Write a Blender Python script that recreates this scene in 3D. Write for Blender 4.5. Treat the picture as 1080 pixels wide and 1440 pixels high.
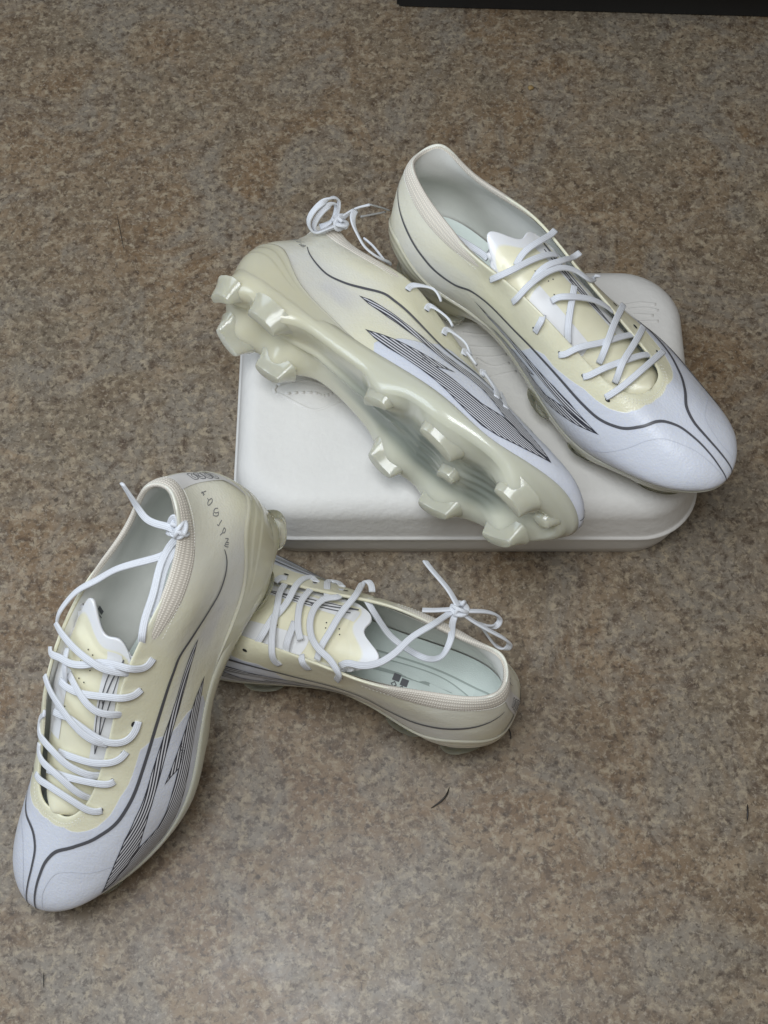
import bpy, math, random
import numpy as np
from mathutils import Matrix, Vector
random.seed(4); np.random.seed(4)
for o in list(bpy.data.objects): bpy.data.objects.remove(o)
scene = bpy.context.scene
COL = scene.collection

# ------------------------------------------------------------------ camera
PITCH, DIST, FPX = 1.13662, 0.95242, 1900.0
cam_d = bpy.data.cameras.new('camera'); cam = bpy.data.objects.new('camera', cam_d); COL.objects.link(cam)
cam.location = (0, -DIST*math.cos(PITCH), DIST*math.sin(PITCH))
cam.rotation_euler = (math.pi/2-PITCH, 0, 0)
cam_d.sensor_fit = 'VERTICAL'; cam_d.sensor_height = 24; cam_d.sensor_width = 18
cam_d.lens = 24*FPX/1440; cam_d.clip_start = .01; cam_d.clip_end = 50
scene.camera = cam

# ------------------------------------------------------------------ light
world = bpy.data.worlds.new('World'); scene.world = world; world.use_nodes = True
bg = world.node_tree.nodes['Background']; bg.inputs[0].default_value = (1.0, .96, .90, 1); bg.inputs[1].default_value = .17
def area(name, loc, target, size, power, color, sy=None):
    d = bpy.data.lights.new(name, 'AREA'); d.energy = power; d.color = color; d.size = size
    if sy: d.shape = 'RECTANGLE'; d.size_y = sy
    o = bpy.data.objects.new(name, d); COL.objects.link(o); o.location = loc
    o.rotation_euler = (Vector(target)-Vector(loc)).to_track_quat('-Z', 'Y').to_euler()
    return o
area('window_light', (-1.25, .10, 1.10), (-.05, -.05, 0), .8, 11.5, (.74, .86, 1.0), 1.0)
area('room_light', (-.10, -.28, 1.22), (-.02, -.12, 0), .5, 9.0, (.91, .955, 1.0))
scene.view_settings.view_transform = 'Standard'; scene.view_settings.look = 'None'
scene.view_settings.exposure = 0.0; scene.view_settings.gamma = 1
scene.render.engine = 'CYCLES'

# ------------------------------------------------------------------ helpers
def tag(o, label=None, cat=None, group=None, kind=None):
    if label: o['label'] = label
    if cat: o['category'] = cat
    if group: o['group'] = group
    if kind: o['kind'] = kind
    return o
def empty(name, m=None):
    o = bpy.data.objects.new(name, None); COL.objects.link(o); o.empty_display_size = .02
    if m is not None: o.matrix_world = m
    return o
def link(name, me, mat, parent=None):
    o = bpy.data.objects.new(name, me); COL.objects.link(o)
    if mat and not me.materials: me.materials.append(mat)
    if parent: o.parent = parent
    return o
def mesh_of(name, V, F, smooth=True, uv=None, attrs=None):
    me = bpy.data.meshes.new(name); me.from_pydata(np.asarray(V, float).tolist(), [], F)
    if smooth: me.polygons.foreach_set('use_smooth', [True]*len(me.polygons))
    if uv is not None:
        l = me.uv_layers.new(name='UVMap'); idx = np.empty(len(me.loops), int); me.loops.foreach_get('vertex_index', idx)
        l.data.foreach_set('uv', np.asarray(uv, float)[idx].ravel())
    for k, a in (attrs or {}).items():
        at = me.attributes.new(k, 'FLOAT', 'POINT'); at.data.foreach_set('value', np.asarray(a, float).ravel())
    me.update(); return me
def gridF(n, m, cu=False, cv=False, off=0, flip=False):
    F = []
    for i in range(n if cu else n-1):
        for j in range(m if cv else m-1):
            a, b, c, d = i*m+j, ((i+1) % n)*m+j, ((i+1) % n)*m+(j+1) % m, i*m+(j+1) % m
            q = (off+a, off+b, off+c, off+d); F.append(q[::-1] if flip else q)
    return F
def join(parts):
    V = []; F = []; U = []; o = 0
    for p in parts:
        v = np.asarray(p[0], float).reshape(-1, 3); V.append(v); F += [tuple(i+o for i in f) for f in p[1]]
        U.append(np.asarray(p[2], float).reshape(-1, 2) if len(p) > 2 else np.zeros((len(v), 2))); o += len(v)
    return np.concatenate(V), F, np.concatenate(U)

# ------------------------------------------------------------------ materials
def new_mat(name):
    m = bpy.data.materials.new(name); m.use_nodes = True; nt = m.node_tree
    return m, nt, nt.nodes['Principled BSDF'], lambda t, **k: node(nt, t, **k)
def node(nt, t, **k):
    n = nt.nodes.new(t)
    for a, v in k.items():
        if a.startswith('i_'):
            s = a[2:]; s = int(s) if s.isdigit() else s.replace('_', ' ')
            n.inputs[s].default_value = v
        else: setattr(n, a, v)
    return n
def simple(name, col, rough=.5, sss=0, coat=0, spec=.5, trans=0, noise=None, bump=None, radius=(1, .9, .7), scale=.006):
    m, nt, b, N = new_mat(name); L = nt.links.new
    b.inputs['Base Color'].default_value = (*col, 1); b.inputs['Roughness'].default_value = rough
    b.inputs['Specular IOR Level'].default_value = spec
    if sss:
        b.inputs['Subsurface Weight'].default_value = sss; b.inputs['Subsurface Radius'].default_value = radius; b.inputs['Subsurface Scale'].default_value = scale
    if coat: b.inputs['Coat Weight'].default_value = coat; b.inputs['Coat Roughness'].default_value = .08
    if trans: b.inputs['Transmission Weight'].default_value = trans; b.inputs['IOR'].default_value = 1.4
    tc = N('ShaderNodeTexCoord')
    if noise:
        sc, amt = noise; n = N('ShaderNodeTexNoise', i_Scale=sc, i_Detail=4.0); L(tc.outputs['Object'], n.inputs['Vector'])
        r = N('ShaderNodeMapRange', i_1=.3, i_2=.7, i_3=1-amt, i_4=1+amt); L(n.outputs['Fac'], r.inputs[0])
        mx = N('ShaderNodeMix', data_type='RGBA', blend_type='MULTIPLY'); mx.inputs[0].default_value = 1
        mx.inputs[6].default_value = (*col, 1); L(r.outputs[0], mx.inputs[7]); L(mx.outputs[2], b.inputs['Base Color'])
    if bump:
        sc, st, dist = bump; n = N('ShaderNodeTexNoise', i_Scale=sc, i_Detail=3.0); L(tc.outputs['Object'], n.inputs['Vector'])
        bp = N('ShaderNodeBump', i_Strength=st, i_Distance=dist); L(n.outputs['Fac'], bp.inputs['Height']); L(bp.outputs[0], b.inputs['Normal'])
    return m
def ramp(nt, stops):
    r = nt.nodes.new('ShaderNodeValToRGB'); e = r.color_ramp.elements
    while len(e) < len(stops): e.new(.5)
    for el, (p, c) in zip(e, stops): el.position = p; el.color = (*c, 1) if len(c) == 3 else c
    return r

def floor_material():
    m, nt, b, N = new_mat('marbled_lino'); L = nt.links.new
    tc = N('ShaderNodeTexCoord')
    def noise(scale, det, rough, dist=0., stretch=(1, 1, 1), rot=0):
        mp = N('ShaderNodeMapping'); mp.inputs['Scale'].default_value = stretch; mp.inputs['Rotation'].default_value = (0, 0, rot)
        L(tc.outputs['Object'], mp.inputs['Vector'])
        n = N('ShaderNodeTexNoise', i_Scale=scale, i_Detail=det, i_Roughness=rough, i_Distortion=dist); L(mp.outputs[0], n.inputs['Vector']); return n
    def mix(a, bb, f, bt='MIX'):
        x = N('ShaderNodeMix', data_type='RGBA', blend_type=bt)
        for s, v in ((6, a), (7, bb)):
            if isinstance(v, tuple): x.inputs[s].default_value = (*v, 1)
            else: L(v, x.inputs[s])
        if isinstance(f, float): x.inputs[0].default_value = f
        else: L(f, x.inputs[0])
        return x.outputs[2]
    def rng(n, a, c, lo=0., hi=1.):
        r = N('ShaderNodeMapRange', i_1=a, i_2=c, i_3=lo, i_4=hi); L(n.outputs['Fac'], r.inputs[0]); return r.outputs[0]
    big = noise(7, 3, .55, .6)
    c = mix((.206, .140, .084), (.192, .160, .120), rng(big, .38, .62))
    mid = noise(38, 5, .62, .5)
    c = mix(c, (.290, .220, .148), rng(mid, .48, .66, 0., .9))
    gr = noise(13, 6, .70, .8)
    c = mix(c, (.232, .208, .176), rng(gr, .47, .60, 0., .9))
    mid2 = noise(85, 6, .68, .5)
    c = mix(c, (.085, .057, .039), rng(mid2, .50, .66, 0., .85))
    fine = noise(150, 6, .70, .4)
    c = mix(c, (.385, .330, .246), rng(fine, .50, .64, 0., .85))
    fine2 = noise(240, 5, .68, .4)
    c = mix(c, (.060, .043, .031), rng(fine2, .51, .65, 0., .8))
    fine3 = noise(380, 4, .66, .3)
    c = mix(c, (.42, .37, .31), rng(fine3, .55, .68, 0., .6))
    v = N('ShaderNodeTexVoronoi', i_Scale=26.0); L(tc.outputs['Object'], v.inputs['Vector'])
    r = N('ShaderNodeMapRange', i_1=.03, i_2=.055, i_3=.8, i_4=0.); L(v.outputs['Distance'], r.inputs[0])
    pk = N('ShaderNodeMath', operation='GREATER_THAN'); pk.inputs[1].default_value = .82
    sp = N('ShaderNodeSeparateColor'); L(v.outputs['Color'], sp.inputs[0]); L(sp.outputs[0], pk.inputs[0])
    mm = N('ShaderNodeMath', operation='MULTIPLY'); L(r.outputs[0], mm.inputs[0]); L(pk.outputs[0], mm.inputs[1])
    c = mix(c, (.05, .036, .026), mm.outputs[0])
    c = mix(c, (.95, .91, .85), 1.0, 'MULTIPLY')
    L(c, b.inputs['Base Color'])
    rr = N('ShaderNodeMapRange', i_1=.3, i_2=.7, i_3=.30, i_4=.44); L(mid.outputs['Fac'], rr.inputs[0]); L(rr.outputs[0], b.inputs['Roughness'])
    b.inputs['Specular IOR Level'].default_value = .42
    bp = N('ShaderNodeBump', i_Strength=.12, i_Distance=.0006); L(fine.outputs['Fac'], bp.inputs['Height']); L(bp.outputs[0], b.inputs['Normal'])
    return m

def upper_material():
    m, nt, b, N = new_mat('boot_upper_film'); L = nt.links.new
    def at(n):
        a = N('ShaderNodeAttribute'); a.attribute_name = n; return a.outputs['Fac']
    def rng(s, a, c, lo=0., hi=1.):
        r = N('ShaderNodeMapRange', i_1=a, i_2=c, i_3=lo, i_4=hi); L(s, r.inputs[0]); return r.outputs[0]
    def mix(a, bb, f):
        x = N('ShaderNodeMix', data_type='RGBA')
        for s, v in ((6, a), (7, bb)):
            if isinstance(v, tuple): x.inputs[s].default_value = (*v, 1)
            else: L(v, x.inputs[s])
        L(f, x.inputs[0]); return x.outputs[2]
    tc = N('ShaderNodeTexCoord')
    n = N('ShaderNodeTexNoise', i_Scale=38.0, i_Detail=3.0); L(tc.outputs['Object'], n.inputs['Vector'])
    c = mix((.77, .75, .64), (.80, .765, .565), at('cream'))
    c = mix(c, (.62, .61, .625), at('grey'))
    c = mix(c, (.77, .73, .58), rng(n.outputs['Fac'], .35, .75, 0., .45))
    w = rng(at('white'), -.25, .25)
    c = mix(c, (.70, .72, .785), w)
    L(c, b.inputs['Base Color'])
    L(rng(w, 0, 1, .30, .40), b.inputs['Roughness'])
    b.inputs['Subsurface Weight'].default_value = .25; b.inputs['Subsurface Scale'].default_value = .004; b.inputs['Subsurface Radius'].default_value = (1, .9, .7)
    b.inputs['Coat Weight'].default_value = .15; b.inputs['Coat Roughness'].default_value = .2
    # fine woven relief below the film behind the white skin, faint grain on it
    uvm = N('ShaderNodeTexCoord'); wv = N('ShaderNodeTexWave', i_Scale=160.0, bands_direction='X'); L(uvm.outputs['UV'], wv.inputs['Vector'])
    n2 = N('ShaderNodeTexNoise', i_Scale=700.0, i_Detail=2.0); L(tc.outputs['Object'], n2.inputs['Vector'])
    n3 = N('ShaderNodeTexNoise', i_Scale=55.0, i_Detail=2.0); L(tc.outputs['Object'], n3.inputs['Vector'])
    ad = N('ShaderNodeMath', operation='MULTIPLY_ADD'); L(n3.outputs['Fac'], ad.inputs[0]); ad.inputs[1].default_value = 3.5; L(n2.outputs['Fac'], ad.inputs[2])
    bp = N('ShaderNodeBump', i_Strength=.34, i_Distance=.0007); L(ad.outputs[0], bp.inputs['Height'])
    bump_step = N('ShaderNodeBump', i_Strength=.5, i_Distance=.0004); L(w, bump_step.inputs['Height']); L(bp.outputs[0], bump_step.inputs['Normal'])
    L(bump_step.outputs[0], b.inputs['Normal'])
    return m

def hatch_material():
    m, nt, b, N = new_mat('printed_hatch'); L = nt.links.new
    uv = N('ShaderNodeTexCoord'); sx = N('ShaderNodeSeparateXYZ'); L(uv.outputs['UV'], sx.inputs[0])
    # u = mm from one edge, v = mm from the other edge ; dark outline plus hatch lines
    fr = N('ShaderNodeMath', operation='PINGPONG'); L(sx.outputs[0], fr.inputs[0]); fr.inputs[1].default_value = .70
    h = N('ShaderNodeMapRange', i_1=.34, i_2=.44, i_3=0., i_4=1.); L(fr.outputs[0], h.inputs[0])
    e = N('ShaderNodeMapRange', i_1=.62, i_2=.74, i_3=0., i_4=1.); L(sx.outputs[1], e.inputs[0])
    mn = N('ShaderNodeMath', operation='MINIMUM'); L(h.outputs[0], mn.inputs[0]); L(e.outputs[0], mn.inputs[1])
    x = N('ShaderNodeMix', data_type='RGBA'); x.inputs[6].default_value = (.045, .046, .058, 1); x.inputs[7].default_value = (.74, .74, .77, 1); L(mn.outputs[0], x.inputs[0])
    L(x.outputs[2], b.inputs['Base Color']); b.inputs['Roughness'].default_value = .35
    return m

def knit_material(name, col, sx=1.0, sy=1.0, depth=.0005, rough=.8):
    m, nt, b, N = new_mat(name); L = nt.links.new
    uv = N('ShaderNodeTexCoord'); mp = N('ShaderNodeMapping'); mp.inputs['Scale'].default_value = (sx, sy, 1); L(uv.outputs['UV'], mp.inputs[0])
    w1 = N('ShaderNodeTexWave', i_Scale=1.0, bands_direction='X', i_Distortion=.6); L(mp.outputs[0], w1.inputs[0])
    w2 = N('ShaderNodeTexWave', i_Scale=1.0, bands_direction='Y', i_Distortion=.6); L(mp.outputs[0], w2.inputs[0])
    mu = N('ShaderNodeMath', operation='MULTIPLY'); L(w1.outputs['Fac'], mu.inputs[0]); L(w2.outputs['Fac'], mu.inputs[1])
    bp = N('ShaderNodeBump', i_Strength=.7, i_Distance=depth); L(mu.outputs[0], bp.inputs['Height']); L(bp.outputs[0], b.inputs['Normal'])
    r = N('ShaderNodeMapRange', i_1=0., i_2=.7, i_3=.78, i_4=1.06); L(mu.outputs[0], r.inputs[0])
    x = N('ShaderNodeMix', data_type='RGBA', blend_type='MULTIPLY'); x.inputs[0].default_value = 1; x.inputs[6].default_value = (*col, 1); L(r.outputs[0], x.inputs[7])
    L(x.outputs[2], b.inputs['Base Color']); b.inputs['Roughness'].default_value = rough
    b.inputs['Sheen Weight'].default_value = .2
    return m

def sole_material():
    m, nt, b, N = new_mat('milky_translucent_plastic'); L = nt.links.new
    a = N('ShaderNodeAttribute'); a.attribute_name = 'core'
    tc = N('ShaderNodeTexCoord'); n = N('ShaderNodeTexNoise', i_Scale=22.0, i_Detail=2.0); L(tc.outputs['Object'], n.inputs['Vector'])
    r = ramp(nt, [(.35, (.77, .735, .565)), (.65, (.80, .755, .555))]); L(n.outputs['Fac'], r.inputs[0])
    sx = N('ShaderNodeSeparateXYZ'); L(tc.outputs['Object'], sx.inputs[0]); gx = N('ShaderNodeMapRange', i_1=.05, i_2=.17, i_3=0., i_4=1.); L(sx.outputs[0], gx.inputs[0])
    y = N('ShaderNodeMix', data_type='RGBA'); L(gx.outputs[0], y.inputs[0]); L(r.outputs[0], y.inputs[6]); y.inputs[7].default_value = (.74, .735, .60, 1)
    x = N('ShaderNodeMix', data_type='RGBA'); L(a.outputs['Fac'], x.inputs[0]); L(y.outputs[2], x.inputs[6]); x.inputs[7].default_value = (.29, .32, .275, 1)
    L(x.outputs[2], b.inputs['Base Color'])
    b.inputs['Roughness'].default_value = .24; b.inputs['Subsurface Weight'].default_value = .55; b.inputs['Subsurface Scale'].default_value = .008
    b.inputs['Subsurface Radius'].default_value = (1, 1, .75); b.inputs['Transmission Weight'].default_value = .22; b.inputs['IOR'].default_value = 1.42; b.inputs['Coat Weight'].default_value = .5; b.inputs['Coat Roughness'].default_value = .08
    return m

def tongue_material():
    m = simple('tongue_film', (.84, .80, .60), .36, sss=.2, coat=.2, scale=.003, noise=(40, .05), bump=(120, .2, .0006)); nt = m.node_tree; b = nt.nodes['Principled BSDF']
    src = b.inputs['Base Color'].links[0].from_socket; a = node(nt, 'ShaderNodeAttribute'); a.attribute_name = 'white'
    x = node(nt, 'ShaderNodeMix', data_type='RGBA'); nt.links.new(src, x.inputs[6]); x.inputs[7].default_value = (.83, .83, .84, 1); nt.links.new(a.outputs['Fac'], x.inputs[0]); nt.links.new(x.outputs[2], b.inputs['Base Color'])
    return m
def pulp_material():
    m = simple('moulded_pulp', (.72, .70, .665), .66, noise=(14, .04), bump=(210, .45, .0009)); nt = m.node_tree; b = nt.nodes['Principled BSDF']; L = nt.links.new
    src = b.inputs['Base Color'].links[0].from_socket; tc = node(nt, 'ShaderNodeTexCoord')
    v = node(nt, 'ShaderNodeTexVoronoi', i_Scale=60.0); L(tc.outputs['Object'], v.inputs['Vector'])
    r = node(nt, 'ShaderNodeMapRange', i_1=.03, i_2=.06, i_3=.7, i_4=0.); L(v.outputs['Distance'], r.inputs[0])
    sp = node(nt, 'ShaderNodeSeparateColor'); L(v.outputs['Color'], sp.inputs[0]); g = node(nt, 'ShaderNodeMath', operation='GREATER_THAN'); g.inputs[1].default_value = .93; L(sp.outputs[0], g.inputs[0])
    mu = node(nt, 'ShaderNodeMath', operation='MULTIPLY'); L(r.outputs[0], mu.inputs[0]); L(g.outputs[0], mu.inputs[1])
    x = node(nt, 'ShaderNodeMix', data_type='RGBA'); L(mu.outputs[0], x.inputs[0]); L(src, x.inputs[6]); x.inputs[7].default_value = (.25, .22, .2, 1); L(x.outputs[2], b.inputs['Base Color'])
    n = node(nt, 'ShaderNodeTexNoise', i_Scale=28.0, i_Detail=3.0); L(tc.outputs['Object'], n.inputs['Vector'])
    b2 = node(nt, 'ShaderNodeBump', i_Strength=.35, i_Distance=.0016); L(n.outputs['Fac'], b2.inputs['Height']); L(b.inputs['Normal'].links[0].from_socket, b2.inputs['Normal']); L(b2.outputs[0], b.inputs['Normal'])
    return m
M = dict(
    floor=floor_material(), upper=upper_material(), hatch=hatch_material(), sole=sole_material(),
    stud=simple('clear_stud_plastic', (.83, .815, .68), .16, sss=.5, coat=.35, trans=.50, scale=.005),
    line=simple('printed_grey_line', (.095, .095, .105), .4),
    ink=simple('printed_dark_ink', (.10, .10, .11), .5),
    lining=simple('lining_fabric', (.90, .89, .84), .75, noise=(40, .05), bump=(900, .3, .0003)),
    insole=simple('insole_foam', (.76, .84, .80), .7, noise=(50, .04), bump=(1500, .5, .0003)),
    insole_line=simple('insole_print', (.42, .48, .45), .7),
    collar=knit_material('collar_knit', (.88, .81, .70), .22, .25),
    lace=knit_material('woven_lace', (.90, .92, .97), .30, .45, .0004, .7),
    white=simple('white_synthetic', (.82, .82, .83), .38, noise=(60, .03), bump=(300, .15, .0003)),
    label=simple('heel_label_film', (.76, .74, .72), .4),
    tongue=tongue_material(),
    hole=simple('dark_hole', (.02, .02, .02), .9),
    heel_ink=simple('printed_grey_ink', (.20, .20, .20), .5),
    seam=simple('faint_seam', (.60, .62, .68), .35),
    thread=simple('stitch_thread', (.86, .84, .78), .7),
    pulp=pulp_material(),
    hair=simple('dark_hair', (.02, .016, .012), .5),
    crumb=simple('tan_crumb', (.30, .20, .08), .8),
    shade_block=simple('black_shade_block', (.012, .012, .012), .6),
    cabinet=simple('olive_grey_board', (.10, .095, .075), .6),
    aglet=simple('clear_aglet', (.60, .60, .60), .2, trans=.4),
)

# ------------------------------------------------------------------ floor
fl = link('floor', mesh_of('floor', [(-2.2, -2.2, 0), (2.2, -2.2, 0), (2.2, 2.2, 0), (-2.2, 2.2, 0)], [(0, 1, 2, 3)], False), M['floor'])
tag(fl, 'marbled beige and brown linoleum floor', 'floor', kind='structure')

# ------------------------------------------------------------------ cabinet edge at the top of the picture
def boxmesh(x0, x1, y0, y1, z0, z1, bev=.002):
    import bmesh
    bm = bmesh.new(); bmesh.ops.create_cube(bm, size=1)
    for v in bm.verts: v.co = Vector(((x0+x1)/2+v.co.x*(x1-x0), (y0+y1)/2+v.co.y*(y1-y0), (z0+z1)/2+v.co.z*(z1-z0)))
    bmesh.ops.bevel(bm, geom=bm.edges[:], offset=bev, segments=2, affect='EDGES')
    me = bpy.data.meshes.new('b'); bm.to_mesh(me); bm.free(); return me
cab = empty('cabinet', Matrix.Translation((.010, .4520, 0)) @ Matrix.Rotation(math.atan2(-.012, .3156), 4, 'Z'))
tag(cab, 'dark olive cabinet with a black block as shade beneath it, at the top right edge of the floor', 'cabinet')
link('shade_block', boxmesh(0, .9, .022, .30, .0, .046), M['shade_block'], cab)  # black block stands in for the shade in the gap under the cabinet
link('body', boxmesh(-.006, .91, 0, .31, .0460, .60, .003), M['cabinet'], cab)

# ------------------------------------------------------------------ shoe box
BX, BY, BW, BD, BZ = .0557, .0657, .3176, .2028, .0684
def rrect(w, d, r, n=14):
    r = max(r, .002); P = []
    for k, (sx, sy) in enumerate(((1, 1), (-1, 1), (-1, -1), (1, -1))):
        for i in range(n):
            a = k*math.pi/2+math.pi/2*i/(n-1)
            P.append((sx*(w/2-r)+r*math.cos(a), sy*(d/2-r)+r*math.sin(a)))
    # straight runs subdivided for even shading
    Q = []
    for i in range(len(P)):
        a, b = np.array(P[i]), np.array(P[(i+1) % len(P)]); L_ = np.linalg.norm(b-a); k = max(1, int(L_/.012))
        Q += [tuple(a+(b-a)*j/k) for j in range(k)]
    return Q
def loft(rows, cap_top=False, cap_bot=False, wob=0.):
    # rows: list of (inset, z); every ring resampled to the same count
    base = rrect(BW, BD, .042); n = len(base); V = []
    c = np.array(base)
    for (ins, z) in rows:
        s = np.array([(BW/2-ins)/(BW/2), (BD/2-ins)/(BD/2)])
        ring = c*s
        w = wob*(np.sin(c[:, 0]*47+z*60)+np.sin(c[:, 1]*61+1.3))*.5
        V += [(BX+p[0], BY+p[1], z+ww*0) for p, ww in zip(ring, w)]
    F = gridF(len(rows), n, False, True, flip=True)
    if cap_top: F.append(tuple(range((len(rows)-1)*n, len(rows)*n)))
    if cap_bot: F.append(tuple(range(n))[::-1])
    return V, F
box = empty('shoe_box', Matrix.Translation((BX, BY, 0))); tag(box, 'white moulded pulp shoe box lying flat on the floor under two boots', 'box')
inv = Matrix.Translation((-BX, -BY, 0))
def boxpart(name, rows, **k):
    V, F = loft(rows, **k); me = mesh_of(name, V, F); me.transform(inv); return link(name, me, M['pulp'], box)
boxpart('base', [(.0060, .0004), (.0050, .0010), (.0038, .0100), (.0026, .0285), (.0030, .0300)], cap_bot=True)
lid_rows = [(.0040, .0301), (.0015, .0302), (.0003, .0309), (0, .0319), (.0004, .0329), (.0014, .0336), (.0017, .0341), (.0020, .0352), (.0025, .039), (.0034, .045), (.0046, .051)]
for i in range(1, 11):
    a = i/10*math.pi/2; lid_rows.append((.0046+.0150*(1-math.cos(a)), .051+.0170*math.sin(a)))
for k in (.028, .036, .05, .065, .08, .088): lid_rows.append((k, .0680+.0004*min(1, (k-.020)/.04)))
boxpart('lid', lid_rows, cap_top=True)
def ridge(pts, r=.0011, z=.0680, seg=6, flat=.75):
    P = catmull([(x/1000, y/1000, z) for x, y in pts], .002); return sweep(P, r*2, r*2*flat, seg=10, ref=(0, 0, 1))

def catmull(pts, step=.0015, closed=False):
    P = [np.array(p, float) for p in pts]
    if len(P) == 2: n = max(2, int(np.linalg.norm(P[1]-P[0])/step)); return np.array([P[0]+(P[1]-P[0])*i/n for i in range(n+1)])
    E_ = [2*P[0]-P[1]]+P+[2*P[-1]-P[-2]]; out = []
    for i in range(1, len(E_)-2):
        p0, p1, p2, p3 = E_[i-1:i+3]
        d01, d12, d23 = [max(np.linalg.norm(b-a), 1e-6)**.5 for a, b in ((p0, p1), (p1, p2), (p2, p3))]
        m1 = (p2-p1)+d12*((p1-p0)/d01-(p2-p0)/(d01+d12)); m2 = (p2-p1)+d12*((p3-p2)/d23-(p3-p1)/(d12+d23))
        n = max(2, int(np.linalg.norm(p2-p1)/step))
        for k in range(n):
            u = k/n; out.append((2*u**3-3*u**2+1)*p1+(u**3-2*u**2+u)*m1+(-2*u**3+3*u**2)*p2+(u**3-u**2)*m2)
    out.append(P[-1]); return np.array(out)
def sweep(P, w, t, seg=12, ref=(0, 0, 1), ex=2.6, cap=True, taper=None):
    """flat woven band / cord swept along P; ref = direction the flat side faces; returns verts, faces, uv(mm)"""
    n = len(P); T = np.gradient(P, axis=0); T /= np.linalg.norm(T, axis=1)[:, None]+1e-12
    ref = np.array(ref, float)
    if ref.ndim == 1: ref = np.tile(ref, (n, 1))
    N = np.zeros_like(P); prev = None
    for i in range(n):
        r = ref[i]-T[i]*(ref[i]@T[i]); l = np.linalg.norm(r)
        if prev is not None:
            q = prev-T[i]*(prev@T[i]); q /= np.linalg.norm(q)+1e-9
            r = q*.75+(r*.25 if l > .25 else 0*r)
        N[i] = r/(np.linalg.norm(r)+1e-9); prev = N[i]
    B = np.cross(T, N); a = np.linspace(0, 2*math.pi, seg, endpoint=False)
    cx = np.sign(np.cos(a))*abs(np.cos(a))**(2/ex)*w/2; cz = np.sign(np.sin(a))*abs(np.sin(a))**(2/ex)*t/2
    s = np.concatenate([[0], np.cumsum(np.linalg.norm(np.diff(P, axis=0), axis=1))])*1000
    k = np.ones(n) if taper is None else taper
    V = P[:, None]+(B[:, None]*cx[None, :, None]+N[:, None]*cz[None, :, None])*k[:, None, None]
    uv = np.stack(np.broadcast_arrays((cx*1000)[None, :], s[:, None]), -1)
    F = gridF(n, seg, False, True)
    if cap: F += [tuple(range(seg)), tuple(range((n-1)*seg, n*seg))[::-1]]
    return V.reshape(-1, 3), F, uv.reshape(-1, 2)

emblem_arc = [(-72.4, 63.0), (-67.6, 64.9), (-61.2, 66.4), (-54.8, 67.1), (-47.2, 65.8), (-39.7, 62.7), (-32.7, 59.9), (-27, 56)]
emblem_chev = [(-73.2, 56.6), (-70.0, 56.0), (-60.8, 50.4), (-51.0, 45.0), (-47.3, 44.0), (-43.6, 44.4), (-35.1, 48.0), (-26.7, 52.3)]
teeth = [(-67.3, 56.6), (-62.8, 56.9), (-58.0, 57.5), (-53.2, 57.5), (-48.1, 57.5), (-44.4, 56.6), (-42.2, 54.7), (-39.5, 55.0), (-36.9, 56.0), (-34.2, 56.9), (-31.5, 57.5)]
parts = [ridge(emblem_arc), ridge(emblem_chev), ridge([emblem_arc[0], (-74.5, 60), emblem_chev[0]])]
for a, b in zip(teeth[:-1], teeth[1:]):
    d = np.array(b)-np.array(a); parts.append(ridge([np.array(a)+d*.1, np.array(a)+d*.9], .0012))
V, F, U = join(parts); me = mesh_of('embossed_emblem', V, F); me.transform(inv); link('embossed_emblem', me, M['pulp'], box)
for l in ([(50.2, 113.3), (64.1, 112.3), (73.8, 105.5)], [(54.1, 105.5), (65.5, 103.6), (78.7, 104.6)], [(57.1, 94.0), (71.7, 93.1), (83.2, 94.0)],
          [(58.5, 86.4), (73.1, 85.5), (84.6, 87.4)], [(63.3, 84.6), (69.7, 79.8), (76.1, 78.0), (85.9, 80.8)], [(70.1, 68.6), (79.1, 71.4), (90.5, 74.2)],
          [(167.4, 127.5), (178.1, 129.6), (190.2, 128.5)], [(170.7, 124.4), (183.0, 125.4), (191.5, 123.3)], [(173.9, 120.2), (187.7, 119.2)], [(176.8, 114.1), (190.8, 114.7)]):
    v, f, u = ridge(l, .0012, .0678); me = mesh_of('embossed_ridge', v, f); me.transform(inv); link('embossed_ridge', me, M['pulp'], box)

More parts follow.
